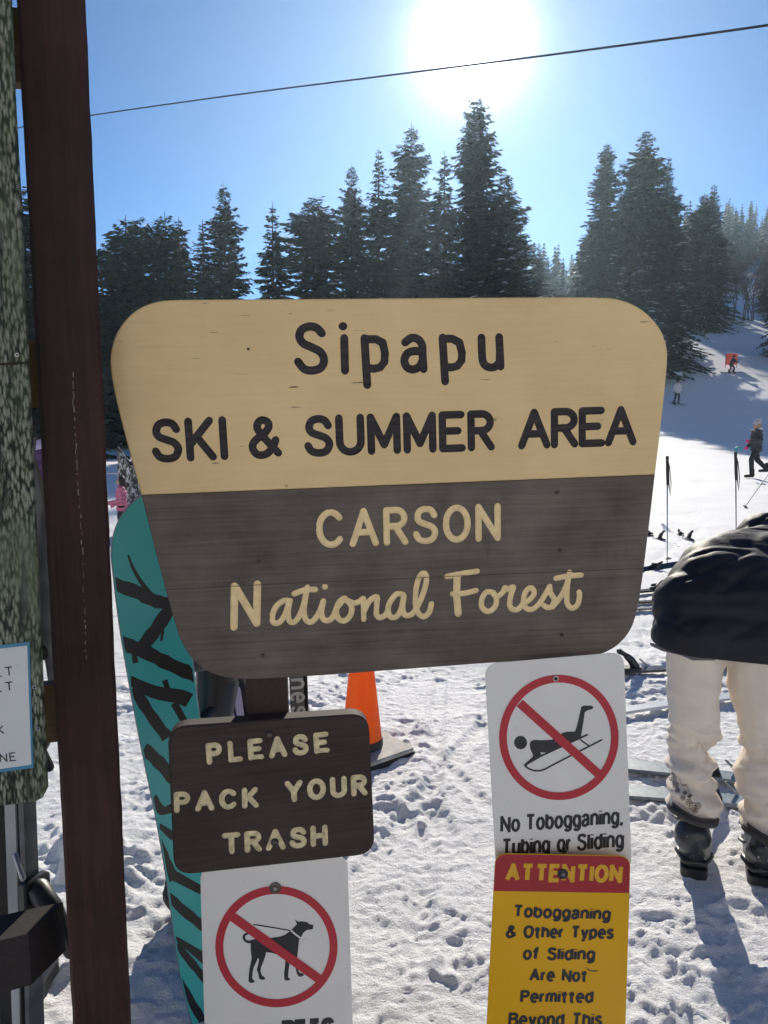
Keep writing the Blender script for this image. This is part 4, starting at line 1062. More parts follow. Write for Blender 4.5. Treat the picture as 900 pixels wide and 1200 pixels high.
TREES = [
 ('pine', 24, 214, 30, 1.47, 'dark conifer showing in the gap between bark panel and timber post'),
 ('pine_b', 118, 292, 42, 1.55, 'low dark conifer just right of the timber post'),
 ('pine', 147, 252, 44, 1.40, 'dark conifer of the left clump, first tall one right of timber post'),
 ('pine_b', 164, 254, 48, 0.90, 'dark conifer with blunt top directly above the board\'s upper left corner'),
 ('pine', 193, 248, 46, 1.25, 'dark conifer of the left clump with forked ragged top'),
 ('narrow_b', 209, 252, 44, 1.15, 'thin dark conifer right beside the forked ragged one in the left clump'),
 ('narrow', 237, 257, 45, 1.70, 'thin sparse conifer leaning close to the tallest left clump spruce'),
 ('dense_b', 262, 214, 46, 0.85, 'tallest spruce of the left clump with ragged pointed top'),
 ('narrow_b', 319, 236, 46, 1.10, 'slender ragged conifer standing alone with sky on both sides'),
 ('round', 368, 230, 46, 1.47, 'snow-dusted conifer with rounded dome top'),
 ('dense_b', 412, 191, 50, 0.72, 'spruce at the left end of the tall middle group'),
 ('spruce_b', 444, 173, 52, 1.07, 'tall dark spruce, second from left in the middle group'),
 ('dense', 482, 144, 55, 1.14, 'broad tall spruce above the middle of the cream board'),
 ('narrow_b', 521, 177, 54, 1.00, 'thin spruce squeezed between two taller ones left of the sun'),
 ('tall', 559, 113, 58, 1.16, 'tallest spruce with whorled spire directly beneath the sun'),
 ('dense_b', 592, 200, 50, 1.24, 'wide snow-dusted conifer at the right end of the middle group'),
 ('snowy', 610, 268, 46, 1.40, 'snow-laden low conifer at the foot of the middle group'),
 ('narrow', 632, 283, 70, 1.21, 'thin pole-like conifer alone in the misty gap'),
 ('tall', 711, 167, 66, 1.14, 'slender spire-topped spruce at the left of the right group'),
 ('dense', 737, 210, 60, 1.17, 'shorter dark conifer between the spire and the tallest right-hand tree'),
 ('dense_b', 757, 151, 64, 1.24, 'tallest conifer of the right group with pointed top'),
 ('spruce_b', 784, 184, 62, 1.27, 'dark conifer leaning on the right flank of the tallest right-hand tree'),
 ('snowy', 790, 322, 55, 1.47, 'low snowy conifer beside the board\'s upper right corner'),
 ('snowy', 742, 300, 52, 1.62, 'low snowy conifer rising behind the board\'s right shoulder'),
 ('dense_b', 826, 226, 78, 1.40, 'dark spruce left of the bare grey tree'),
 ('narrow', 838, 214, 82, 1.55, 'thin pointed spruce just above the bare grey tree'),
 ('snowy', 832, 330, 74, 1.62, 'low snow-flecked conifer at the edge of the bright slope'),
 ('spruce_b', 902, 282, 92, 1.33, 'dark conifer cut by the right frame edge'),
 ('dense_b', 694, 262, 72, 1.47, 'hazy dark conifer rising left of the slender spire spruce'),
 ('spruce', 20, 330, 48, 1.77, 'dark conifer low behind the bark panel'),
 ('dense', 135, 330, 60, 1.62, 'dark snow-patched conifer in the narrow gap left of the cream board'),
]
for a in TREES: tree(*a)
# trees just outside the frame on the right: their shade lies across the slope
for (px, py, Y, k, wd_) in ((948, 205, 60, 'dense', 1.0), (985, 190, 52, 'spruce', 1.0), (1040, 150, 66, 'dense', 1.0), (915, 262, 84, 'spruce', 0.9)):
    tree(k, px, py, Y, wd_, 'dark conifer standing just beyond the right edge of the photo')

# bare grey tree
random.seed(5)
tw = MB(); tk_ = MB()
def limb(p, d, l, r, lev, mbx):
    q = p + d * l; mid = p + d * l * 0.5 + Vector((random.uniform(-1, 1), random.uniform(-1, 1), 0)) * l * 0.05
    mbx.tube([p, mid, q], [r, r * 0.85, r * 0.65], 5 if lev < 2 else 3, caps=False)
    if lev >= 4: return
    for i in range(4 if lev < 3 else 5):
        a = random.uniform(0, 6.28); sp = random.uniform(0.35, 0.8)
        n = (d + Vector((math.cos(a), math.sin(a), 0.25)) * sp).normalized()
        f = random.uniform(0.35, 1.0)
        limb(p + (q - p) * f, n, l * random.uniform(0.6, 0.85), r * 0.55, lev + 1, tw)
p = at(868, 372, 84); z0 = gz(p.x, 84)
bt = thing('bare_tree', 'bare grey leafless tree beside the dark conifers on the right slope', 'tree', Vector((p.x, 84, z0 - 0.1)))
for i in range(9): limb(Vector((random.uniform(-2.2, 2.2), random.uniform(-0.8, 0.8), -0.3)), Vector((random.uniform(-0.15, 0.15), 0, 1)).normalized(), random.uniform(2.6, 3.6), 0.07, 0, tk_)
tk_.build('trunk', M['trunk'], bt); tw.build('crown', M['twig'], bt)

# far forest on the hill behind: one mass
rs = np.random.RandomState(12)
FV = []; FF = []
def far_tree(x, y, z, h, r):
    n = int(12 + h * 0.8)
    for i in range(n):
        t0 = i / n; zz = z + h * (0.04 + 0.94 * t0); L = (r * (1 - t0) ** 0.85 + 0.05) * rs.uniform(0.7, 1.15)
        nb = 7; a0 = rs.rand() * 6.28
        for j in range(nb):
            a = a0 + 6.283 * j / nb + rs.uniform(-.3, .3); l = L * rs.uniform(0.4, 1.3); dz = -l * rs.uniform(0.15, 0.5)
            c_, s_ = math.cos(a), math.sin(a); w_ = h / n * 0.75
            k = len(FV)
            FV.extend(((x, y, zz + w_ * 0.8), (x + c_ * l * 0.6 - s_ * l * 0.42, y + s_ * l * 0.6 + c_ * l * 0.42, zz + dz * 0.6), (x + c_ * l, y + s_ * l, zz + dz), (x + c_ * l * 0.6 + s_ * l * 0.42, y + s_ * l * 0.6 - c_ * l * 0.42, zz + dz * 0.6)))
            FF.append((k, k + 1, k + 2, k + 3))
cnt = 0
while cnt < 760:
    y = rs.uniform(105, 275); x = y * rs.uniform(0.14, 0.66)
    px_ = x / y
    if px_ > 0.42 and y < 165: continue           # the open piste
    if px_ > 0.45 and y < 200 and rs.rand() < 0.6: continue
    h = 5 + 11 * rs.rand() ** 1.4; far_tree(x, y, gz(x, y) - 0.3, h, h * rs.uniform(0.15, 0.27)); cnt += 1
for _ in range(170):
    y = rs.uniform(62, 120); x = y * rs.uniform(-0.62, 0.12); h = rs.uniform(5, 9); far_tree(x, y, gz(x, y) - 0.3, h, h * rs.uniform(0.15, 0.2))
me = bpy.data.meshes.new('distant_forest'); me.from_pydata(FV, [], FF); me.materials.append(M['needles_far']); me.update()
ff = bpy.data.objects.new('distant_forest', me); col.objects.link(ff)
tag(ff, 'dense conifer forest covering the hazy hill behind the slope', 'forest', kind='stuff')

# broken, snow-flecked trunk beside the board
p = at(151, 533, 10.5); z0 = gz(p.x, 10.5)
sm = MB(); h = p.z - z0
random.seed(9)
vs = []; fs = []; sg = 26; lv = 22
for i in range(lv):
    u = i / (lv - 1)
    for k in range(sg):
        a = 6.283 * k / sg; r = (0.165 - 0.03 * u + 0.10 * (1 - u) ** 4) * (1 + 0.10 * math.sin(3 * a + 5 * u) + 0.07 * random.uniform(-1, 1))
        jag = (0.10 * math.sin(2 * a + 1) + 0.07 * random.uniform(-1, 1)) * (u ** 6)
        vs.append((r * math.cos(a), r * math.sin(a), -0.1 + (h + 0.1) * u + jag))
for i in range(lv - 1):
    for k in range(sg): fs.append((i * sg + k, i * sg + (k + 1) % sg, (i + 1) * sg + (k + 1) % sg, (i + 1) * sg + k))
vs.append((0.02, 0, h - 0.1)); c0 = len(vs) - 1
for k in range(sg): fs.append(((lv - 1) * sg + k, (lv - 1) * sg + (k + 1) % sg, c0))
sm.add(vs, fs)
st_o = thing('tree_stump', 'broken grey tree stump flecked with snow behind the board and snowboard', 'tree stump', Vector((p.x, 10.5, z0)))
sm.build('bark', M['stump'], st_o, True)

# rope fence far left
rf = thing('rope_fence', 'pale rope strung low across the snow behind the child in pink', 'fence', Vector((-6.3, 17.5, 0)))
zr = at(132, 553.5, 17.5).z
for x in (-1.9, 3.2):
    MB().tube([(x, 0, -0.2), (x, 0, zr + 0.12)], 0.03, 8, caps='round').build('post', M['trunk'], rf)
MB().tube([(-1.9 + 5.1 * i / 12, 0.0, zr + 0.02 - 0.05 * math.sin(math.pi * i / 12)) for i in range(13)], 0.016, 6).build('rope', M['fur_white'], rf, True)

# overhead cable
cpts = [at(-120, 176, 34), at(20, 150, 30.5), at(105, 135.5, 28), at(270, 112, 24), at(450, 89, 20), at(620, 67.5, 17), at(760, 49, 14.8), at(900, 29.5, 13), at(1040, 8, 11.5)]
cb = thing('overhead_cable', 'black overhead cable crossing the blue sky below the sun', 'cable', cpts[0])
MB().tube([q - cpts[0] for q in spline(cpts, 6)], 0.021, 8).build('strand', M['cable'], cb, True)

# ------------------------------------------------------------------ skis, poles
def ski(name, label, L, wd_, mat_top, Mw, binding=True, group=None, boot=False):
    """lies along local y (tip at +y), base at z=0, binding in the middle"""
    o = thing(name, label, 'ski', Mw, group)
    n = 26; ms = MB(); vs = []; fs = []
    for i in range(n):
        u = i / (n - 1); y = (u - 0.45) * L
        wv = wd_ * (0.5 - 0.13 * math.sin(math.pi * min(1, max(0, (u - 0.04) / 0.84))))
        if u > 0.90: wv *= max(0.12, math.sqrt(max(0, 1 - ((u - 0.90) / 0.102) ** 2)))
        if u < 0.03: wv *= 0.75
        zt = 0.0
        if u > 0.82: zt = 0.075 * ((u - 0.82) / 0.18) ** 2
        if u < 0.06: zt = 0.012 * ((0.06 - u) / 0.06) ** 2
        th_ = 0.004 + 0.010 * math.sin(math.pi * min(1, u * 1.05)) if u < 0.95 else 0.004
        vs += [(-wv, y, zt), (wv, y, zt), (wv * 0.86, y, zt + th_), (-wv * 0.86, y, zt + th_)]
    for i in range(n - 1):
        for k in range(4): fs.append((i * 4 + k, i * 4 + (k + 1) % 4, (i + 1) * 4 + (k + 1) % 4, (i + 1) * 4 + k))
    fs += [(3, 2, 1, 0), tuple((n - 1) * 4 + k for k in range(4))]
    ms.add(vs, fs); ms.build('blade', mat_top, o, True, 35)
    if binding:
        t0 = MB(); t0.slab(rounded_rect([(-0.035, 0.10), (0.035, 0.10), (0.03, 0.21), (-0.03, 0.21)], 0.012), 0.012, 0.03, 0.004)
        t0.tube([(-0.03, 0.13, 0.045), (0, 0.185, 0.055), (0.03, 0.13, 0.045)], [0.012, 0.02, 0.012], 8, caps='round'); t0.tube([(0, 0.15, 0.028), (0, 0.2, 0.06), (0, 0.225, 0.085)], [0.016, 0.02, 0.012], 8, caps='round')
        t0.build('toe_binding', M['black_plastic'], o, True, 40)
        h0 = MB(); h0.slab(rounded_rect([(-0.035, -0.26), (0.035, -0.26), (0.035, -0.12), (-0.035, -0.12)], 0.012), 0.012, 0.032, 0.004)
        h0.tube([(0, -0.15, 0.03), (0, -0.18, 0.075), (0, -0.21, 0.10)], [0.028, 0.024, 0.02], 10, caps='round'); h0.tube([(0, -0.19, 0.09), (0, -0.235, 0.12), (0, -0.262, 0.135)], [0.018, 0.014, 0.018], 8, caps='round')
        h0.build('heel_binding', M['black_plastic'], o, True, 40)
        bk = MB(); bk.tube([(-0.045, -0.05, 0.02), (-0.055, -0.09, 0.055)], 0.006, 6, caps='round'); bk.build('brake_arm', M['steel'], o, True)
    return o
def axes(o_, y_, z_):
    y_ = Vector(y_).normalized(); z_ = Vector(z_); z_ = (z_ - y_ * z_.dot(y_)).normalized(); x_ = y_.cross(z_)
    return Matrix.Translation(o_) @ Matrix((x_, y_, z_)).transposed().to_4x4()
def lying(label, pa_, pb_, L=None, wd_=0.10, mt='black_gloss', roll=0.0, name='ski', binding=True, z=0.02, lift=0.0):
    A = onground(pa_[0], pa_[1], z); B = onground(pb_[0], pb_[1], z)
    d = (B - A); L = L or d.length
    c_ = A + d * 0.5
    return ski(name, label, L, wd_, M[mt], axes(c_ + Vector((0, 0, lift)), d, Vector((math.sin(roll), 0, math.cos(roll)))), binding)
lying('black ski with binding lying flat across the snow behind the jacketed person', (690, 699), (812, 688), 1.6, 0.12, 'black_gloss')
lying('black ski lying just in front of the one with snowy binding', (700, 709), (800, 704), 1.6, 0.10, 'black_gloss', binding=False)
lying('dark grey ski, nearest of the parallel skis beside the board\'s right edge', (700, 716.5), (795, 712), 1.6, 0.08, 'grey_gloss', binding=False)
lying('dark ski tipped on edge, farthest of the skis beside the black jacket', (705, 676), (800, 661), 1.6, 0.11, 'black_gloss', 0.9)
lying('black ski lying level with the jacket hem beside the white sign', (700, 789), (838, 781), 1.55, 0.11, 'black_gloss', 0.25)
lying('white ski half sunk in snow, left of the cream trousers', (700, 838), (830, 820), 1.4, 0.10, 'white_gloss', binding=False)
lying('pale blue-grey ski behind the cream trousers, farther of two', (800, 905), (960, 925), 1.5, 0.13, 'bluegrey_gloss')
lying('pale blue-grey ski behind the cream trousers, nearer of two', (800, 934), (965, 950), 1.5, 0.13, 'bluegrey_gloss')
for (px, py, lab) in ((767, 627, 'white ski with black binding pointing uphill, close to the board\'s right edge'), (802, 627, 'white ski with black binding pointing uphill, right of the blue ski pole')):
    A = onground(px, py + 4); ski('ski', lab, 1.6, 0.11, M['white_gloss'], axes(A, Vector((-0.1 if px < 800 else 0.02, 1, 0)), (0, -0.1, 1)), True)
def pole(label, foot, top, shaft, group=None):
    o = thing('ski_pole', label, 'ski pole', foot)
    d = top - foot; n = d.normalized(); Lp = d.length
    MB().tube([n * -0.05, n * (Lp - 0.22)], [0.0045, 0.0075], 10).build('shaft', M[shaft], o, True)
    MB().tube([n * (Lp - 0.30), n * (Lp - 0.22), n * (Lp - 0.12), n * (Lp - 0.02), n * Lp], [0.009, 0.013, 0.015, 0.016, 0.018], 12, caps='round').build('grip', M['pole_black'], o, True)
    s_ = Vector((0.022, -0.01, 0)); MB().tube([n * (Lp - 0.02), n * (Lp - 0.10) + s_, n * (Lp - 0.28) + s_ * 1.6, n * (Lp - 0.42) + s_ * 1.3, n * (Lp - 0.28) + s_ * 0.6, n * (Lp - 0.06) + s_ * 0.5], 0.009, 6, 0.35, None, 'round').build('strap', M['pole_black'], o, True)
    T = Matrix.Translation(n * 0.06) @ n.to_track_quat('Z', 'Y').to_matrix().to_4x4()
    MB().lathe([(0.008, -0.01), (0.045, 0.0), (0.045, 0.004), (0.010, 0.018)], 16, T).build('basket', M['pole_black'], o, True, 40)
f_ = onground(782, 661, 0.0); pole('blue ski pole planted upright between board and black jacket', f_, at(782, 536, f_.y), 'pole_blue')
f_ = onground(863, 656, 0.0); pole('dark ski pole planted upright in front of the walking woman', f_, at(862, 531, f_.y - 0.02), 'pole_grey')
f_ = onground(871, 597, 0.0); pole('thin dark ski pole slanting right beneath the walking woman', f_, at(917, 532, f_.y + 0.1), 'pole_grey')

# skis stacked against the kiosk on the left
def standing(label, px0, py0, px1, py1, Y0, Y1, mt, wd_=0.085, face=(0, -1, 0.0), binding=True, L=None):
    A = at(px0, py0, Y0); B = at(px1, py1, Y1); d = B - A
    L = L or d.length
    return ski('ski', label, L, wd_, M[mt], axes(A + d * 0.45, d, face), binding)
def uplean(px, py, Y, ln, lean=(0, 0.05)):
    A = at(px, py, Y); return A
# black ski at the frame edge and grey one with binding
A = at(-1, 1035, 1.55); ski('ski', 'black ski standing at the left frame edge under the bark panel', 1.5, 0.036, M['black_gloss'], axes(Vector((A.x, 1.55, 0.66)), (0, 0.05, 1), (0.9, -0.6, 0)), False)
A = at(31, 965, 1.66); ski('ski', 'dark grey ski with black binding standing below the bark panel', 1.6, 0.052, M['grey_gloss'], axes(A, (-0.01, 0.06, 1), (0.85, -0.45, 0)), True)
for (px, label, mt) in ((24, 'silver ski tail under the dark beam, left one', 'white_gloss'), (41, 'black ski tail under the dark beam, right one', 'black_gloss')):
    A = at(px, 1185, 1.72); ski('ski', label, 1.5, 0.045, M[mt], axes(Vector((A.x, 1.72, 0.66)), Vector((0.0, 0.06, 1)), (0.6, -1, 0)), False)
# ski leaning behind the post, with its red binding
A = at(42, 600, 1.75); B = at(60, 720, 1.72)
d = (A - B).normalized()
ski('ski', 'silver grey ski slanting between bark panel and timber post', 1.55, 0.075, M['grey_gloss'], axes(B - d * 0.35, d, (-0.3, -1, 0)), False)
rb = thing('ski_boot', 'red and black ski boot wedged between bark panel and timber post', 'ski boot', Matrix.Translation(at(55, 712, 1.80)) @ Matrix.Scale(0.55, 4))
MB().tube([(0.0, 0, -0.10), (0.005, 0.0, 0.0), (-0.01, 0.01, 0.10)], [0.045, 0.052, 0.05], 14, caps='round').build('shell', M['red_plastic'], rb, True)
MB().tube([(-0.03, -0.02, -0.13), (0.03, -0.10, -0.14), (0.05, -0.16, -0.15)], [0.045, 0.042, 0.035], 12, caps='round').build('toe', M['black_plastic'], rb, True)
MB().tube([(-0.055, -0.03, 0.04), (0.0, -0.06, 0.045), (0.05, -0.03, 0.04)], 0.010, 8, caps='round').build('buckle', M['steel'], rb, True)
rp = thing('ski_boot', 'red ski boot heel on the snow under the dark beam', 'ski boot', Vector((at(5, 1185, 1.85).x, 1.85, gz(-0.9, 1.85) + 0.02)))
zz = at(5, 1180, 1.85).z
MB().tube([(0, 0, 0.02), (0, 0.01, max(0.12, zz - 0.06)), (0, 0.015, max(0.2, zz))], [0.055, 0.05, 0.052], 14, caps='round').build('shell', M['red_plastic'], rp, True)
MB().slab(rounded_rect([(-0.06, -0.06), (0.06, -0.06), (0.06, 0.22), (-0.06, 0.22)], 0.03), -0.01, 0.03, 0.004).build('sole', M['black_plastic'], rp)
f_ = Vector((at(66, 860, 1.85).x, 1.85, 0.0))
pole('black ski pole leaning behind the timber post, beside the red boot', f_ + Vector((0.06, 0, 0)), at(44, 640, 1.80), 'pole_black')
# lettered black ski standing behind the post stub
LF = Frame(350, 818, 1.72, yaw=6, roll=1.5)
c_ = LF.uv(350.5, 818)
ls = thing('ski', 'black ski with white lettering up its length behind the brown signpost', 'ski', LF.M)
hb = -LF.M.translation.z
MB().slab(rounded_rect([(c_.x - 0.021, hb + 0.0), (c_.x + 0.021, hb + 0.0), (c_.x + 0.021, c_.y + 0.5), (c_.x - 0.021, c_.y + 0.5)], 0.018), -0.012, 0.0, 0.002).build('blade', M['black_gloss'], ls)
mbw = MB(); mbw.slab([(c_.x - 0.019, c_.y - 0.12), (c_.x + 0.012, c_.y - 0.12), (c_.x + 0.012, c_.y + 0.16), (c_.x - 0.019, c_.y + 0.16)], 0.0001, 0.0006, 0.0002); mbw.build('grey_stripe', M['grey_plastic'], ls)
k_ = LF.scale(350, 818); lw_ = 3.4 * k_; xx = c_.y + 22 * k_
strokes = []
for ch in 'nes':
    adv, ss = G[ch]
    hgt = 20 * k_
    for q in ss: strokes.append([(c_.x - 0.0035 + (y - 0.35) * hgt * 0.98, xx - x * hgt * 0.95) for x, y in q])
    xx -= (adv * 0.95 + 0.33) * hgt
printed('lettering', strokes, lw_, 0.0009, M['white_gloss'], ls)
# black pack with pale straps behind the snowboard
bk = thing('backpack', 'black backpack with pale striped straps behind the teal snowboard', 'backpack', at(262, 830, 2.35))
PACK = bk
for i, dx in enumerate((0.045, 0.075)):
    MB().tube([(dx - 0.01, -0.11, 0.10), (dx + 0.005, -0.125, 0.0), (dx - 0.02, -0.14, -0.12)], 0.012, 8, 0.4, (0, 1, 0), 'round').build('strap', M['lavender'], bk, True)

# ------------------------------------------------------------------ people
def capsule(mb, a, ra, b_, rb, seg=14):
    a = Vector(a); b_ = Vector(b_)
    if (b_ - a).length < 1e-5: b_ = a + Vector((0, 0, 1e-3))
    mb.tube([a + (b_ - a) * u for u in (0, 0.33, 0.66, 1)], [ra + (rb - ra) * u for u in (0, 0.33, 0.66, 1)], seg, 1, None, 'round')
def blob(name, caps, voxel, material, parent, smooth=6, disp=None, cutz=None):
    """one continuous skin over a set of tapered limbs"""
    mb = MB()
    for c_ in caps: capsule(mb, *c_)
    o = mb.build('tmp', material)
    md = o.modifiers.new('r', 'REMESH'); md.mode = 'VOXEL'; md.voxel_size = voxel; md.use_smooth_shade = True
    if smooth:
        s_ = o.modifiers.new('s', 'SMOOTH'); s_.factor = 0.5; s_.iterations = smooth
    bpy.context.view_layer.update()
    me = bpy.data.meshes.new_from_object(o.evaluated_get(bpy.context.evaluated_depsgraph_get()))
    old = o.data; bpy.data.objects.remove(o); bpy.data.meshes.remove(old)
    if cutz is not None:
        bm = bmesh.new(); bm.from_mesh(me)
        for co, no_ in cutz:
            bmesh.ops.bisect_plane(bm, geom=bm.verts[:] + bm.edges[:] + bm.faces[:], plane_co=co, plane_no=no_, clear_outer=True)
        bm.to_mesh(me); bm.free()
    if disp is not None:
        n = len(me.vertices); co = np.empty(n * 3, np.float32); me.vertices.foreach_get('co', co); co = co.reshape(-1, 3)
        no_ = np.empty(n * 3, np.float32); me.vertices.foreach_get('normal', no_); no_ = no_.reshape(-1, 3)
        co = co + no_ * disp(co, no_)[:, None]; me.vertices.foreach_set('co', co.ravel())
    me.name = name
    me.polygons.foreach_set('use_smooth', [True] * len(me.polygons)); me.update()
    r = bpy.data.objects.new(name, me); col.objects.link(r); r.parent = parent
    return r
blob('bag', [((-.06, 0, -.60), .13, (-.05, 0, -.10), .12), ((.08, 0, -.60), .13, (.06, 0, -.12), .11), ((-.03, -.06, -.5), .10, (-.02, -.05, -.15), .09), ((-.05, 0, -.1), .09, (.03, 0, .06), .06)], .016, M['black_cloth'], PACK, 3,
     lambda c_, n_: (0.05 * np.abs(vnoise(c_[:, 0] * 12, c_[:, 2] * 9, 8)) + 0.02 * vnoise(c_[:, 0] * 30, c_[:, 2] * 30, 9)).astype(np.float32))
def lerp(a, b_, u): return Vector(a) + (Vector(b_) - Vector(a)) * u
def fingers(wrist, dirv, side, r=0.010, ln=0.075):
    """palm, four unequal curled fingers and a thumb leaving the side of the palm"""
    d = Vector(dirv).normalized(); s_ = Vector(side); s_ = (s_ - d * s_.dot(d)).normalized(); nrm = d.cross(s_)
    w_ = Vector(wrist); out = [(w_, r * 2.4, w_ + d * 0.05, r * 2.6)]
    for i, (o_, f) in enumerate(((-0.030, 0.88), (-0.010, 1.0), (0.010, 0.95), (0.030, 0.75))):
        k = w_ + d * 0.075 + s_ * o_; m_ = k + d * ln * 0.5 * f + nrm * 0.012; t_ = m_ + d * ln * 0.35 * f + nrm * 0.032
        out += [(w_ + d * 0.03 + s_ * o_ * 0.7, r * 1.2, k, r * 1.1), (k, r * 1.05, m_, r), (m_, r, t_, r * 0.8)]
    b_ = w_ + d * 0.025 - s_ * 0.026; out += [(b_, r * 1.3, b_ + d * 0.035 - s_ * 0.028, r * 1.1), (b_ + d * 0.035 - s_ * 0.028, r * 1.1, b_ + d * 0.068 - s_ * 0.026 + nrm * 0.012, r * 0.85)]
    return out

def figure(label, loc, rotz, Ht, J, jacket, pants, boots, glove, head, vox=0.016, skis=None):
    """standing / walking / skiing person facing local -Y; J are joints for a 1.70 m body"""
    s_ = Ht / 1.70
    o = thing('person', label, 'person', Matrix.Translation(loc) @ Matrix.Rotation(rotz, 4, 'Z') @ Matrix.Scale(s_, 4))
    D = dict(pel=(0, 0, 0.92), che=(0, -0.01, 1.28), nec=(0, -0.01, 1.45), hed=(0, -0.03, 1.58), lk=(0.10, -0.03, 0.50), rk=(-0.10, -0.03, 0.50), lf=(0.11, 0, 0.08), rf=(-0.11, 0, 0.08),
             le=(0.27, 0.03, 1.12), re=(-0.27, 0.03, 1.12), lh=(0.29, -0.08, 0.90), rh=(-0.29, -0.08, 0.90))
    D.update(J); P = {k: Vector(v) for k, v in D.items()}
    up_ = (P['nec'] - P['pel']).normalized()
    ls, rs_ = P['che'] + up_ * 0.10 + Vector((0.17, 0, 0)), P['che'] + up_ * 0.10 - Vector((0.17, 0, 0))
    lh_, rh_ = P['pel'] + Vector((0.09, 0, -0.02)), P['pel'] - Vector((0.09, 0, 0.02))
    fdl = Vector((0, -0.19, -0.03))
    def skin(k):
        c_ = [(P['pel'] + Vector((0.06, 0, 0)), .115 + k, P['che'] + Vector((0.07, 0, 0)), .12 + k), (P['pel'] - Vector((0.06, 0, 0)), .115 + k, P['che'] - Vector((0.07, 0, 0)), .12 + k), (ls, .065 + k, rs_, .065 + k)]
        return c_
    arms = lambda k: [(ls, .055 + k, P['le'], .045 + k), (P['le'], .045 + k, P['lh'], .034 + k), (rs_, .055 + k, P['re'], .045 + k), (P['re'], .045 + k, P['rh'], .034 + k)]
    legs = lambda k: [(lh_, .092 + k, P['lk'], .062 + k), (P['lk'], .062 + k, P['lf'] + Vector((0, 0, .04)), .045 + k), (rh_, .092 + k, P['rk'], .062 + k), (P['rk'], .062 + k, P['rf'] + Vector((0, 0, .04)), .045 + k)]
    hd = P['hed']; fy = Vector((0, -1, 0)); ht_ = head.get('turn', 0); fy = Matrix.Rotation(ht_, 3, 'Z') @ fy; sx = fy.cross(Vector((0, 0, 1)))
    skull = [(hd + Vector((0, 0, 0.035)) - fy * 0.015, 0.092, hd - Vector((0, 0, 0.05)) + fy * 0.02, 0.066), (P['nec'] - up_ * 0.05, 0.055, hd, 0.055),
             (hd + fy * 0.085 + Vector((0, 0, 0.0)), 0.012, hd + fy * 0.098 - Vector((0, 0, 0.03)), 0.016), (hd + fy * 0.075 - Vector((0, 0, 0.066)), 0.016, hd + fy * 0.078 - Vector((0, 0, 0.066)), 0.016)]
    for q in (-1, 1): skull.append((hd + sx * 0.085 * q, 0.018, hd + sx * 0.085 * q - Vector((0, 0, 0.03)), 0.014))
    feet = [(P[k] + Vector((0, 0.03, -0.02)), 0.042, P[k] + fdl * 0.8 - Vector((0, 0, 0.01)), 0.034) for k in ('lf', 'rf')]
    body = blob('body', skin(-0.01) + arms(-0.006) + legs(-0.008) + skull + feet, vox * 0.8, M['skin'], o, 3)
    for q in (-1, 1):
        e = MB(); capsule(e, hd + sx * 0.034 * q + fy * 0.078 + Vector((0, 0, 0.015)), 0.011, hd + sx * 0.034 * q + fy * 0.080 + Vector((0, 0, 0.015)), 0.011, 8); e.build('eye', M['hair_dark'], o, True)
    blob('trousers', legs(0.018) + [(lh_, .12, rh_, .12)], vox, M[pants], o, 4)
    lowcap = P['pel'] - up_ * 0.05
    wr = lambda a, b_: (Vector(b_) - Vector(a)).normalized() * 0.02
    jk = skin(0.022) + arms(0.022) + [(lowcap + Vector((0.07, 0, 0)), .145, lowcap - Vector((0.07, 0, 0)), .145), (P['nec'] - up_ * 0.06, .085, P['nec'] + up_ * 0.0, .075)]
    rng = np.random.RandomState(int(loc[0] * 10) & 255)
    blob('jacket', jk, vox, M[jacket], o, 4, lambda c_, n_: 0.008 * np.sin(c_[:, 2] * 55 + 2 * vnoise(c_[:, 0] * 8, c_[:, 2] * 8, 3)).astype(np.float32))
    for a, b_, sd_ in (('le', 'lh', 1), ('re', 'rh', -1)):
        d = (P[b_] - P[a]).normalized()
        blob('glove', fingers(P[b_] - d * 0.01, d, Vector((0, 1, 0.2)) * -1, 0.014, 0.07), 0.009, M[glove], o, 2)
    for k in ('lf', 'rf'):
        blob('boot', [(P[k] + Vector((0, 0.02, 0.16)), 0.062, P[k] + Vector((0, 0.03, -0.015)), 0.058), (P[k] + Vector((0, 0.02, -0.02)), 0.052, P[k] + fdl, 0.044)], vox * 0.8, M[boots], o, 3)
    t = head['kind']
    if t == 'helmet':
        blob('helmet', [(hd + Vector((0, 0, 0.05)) - fy * 0.02, 0.118, hd + Vector((0, 0, 0.03)) - fy * 0.05, 0.112)], vox, M[head['mat']], o, 3)
        g_ = MB(); g_.tube([hd + sx * 0.09 + fy * 0.05 + Vector((0, 0, .02)), hd + fy * 0.105 + Vector((0, 0, .02)), hd - sx * 0.09 + fy * 0.05 + Vector((0, 0, .02))], 0.034, 10, 1, None, 'round'); g_.build('goggles', M['black_plastic'], o, True)
    if t == 'hat':
        blob('hat', [(hd + Vector((0, 0, 0.060)) - fy * 0.02, 0.112, hd + Vector((0, 0, 0.075)) - fy * 0.03, 0.105), (hd + Vector((0, 0, .05)) + fy * 0.07, 0.035, hd + Vector((0, 0, .045)) + fy * 0.125, 0.018)], vox, M[head['mat']], o, 2)
    if t == 'hat': blob('pom_pom', [(hd + Vector((0, 0, .175)) - fy * 0.09, 0.052, hd + Vector((0, 0, .18)) - fy * 0.095, 0.052)], vox, M[head['mat']], o, 1)
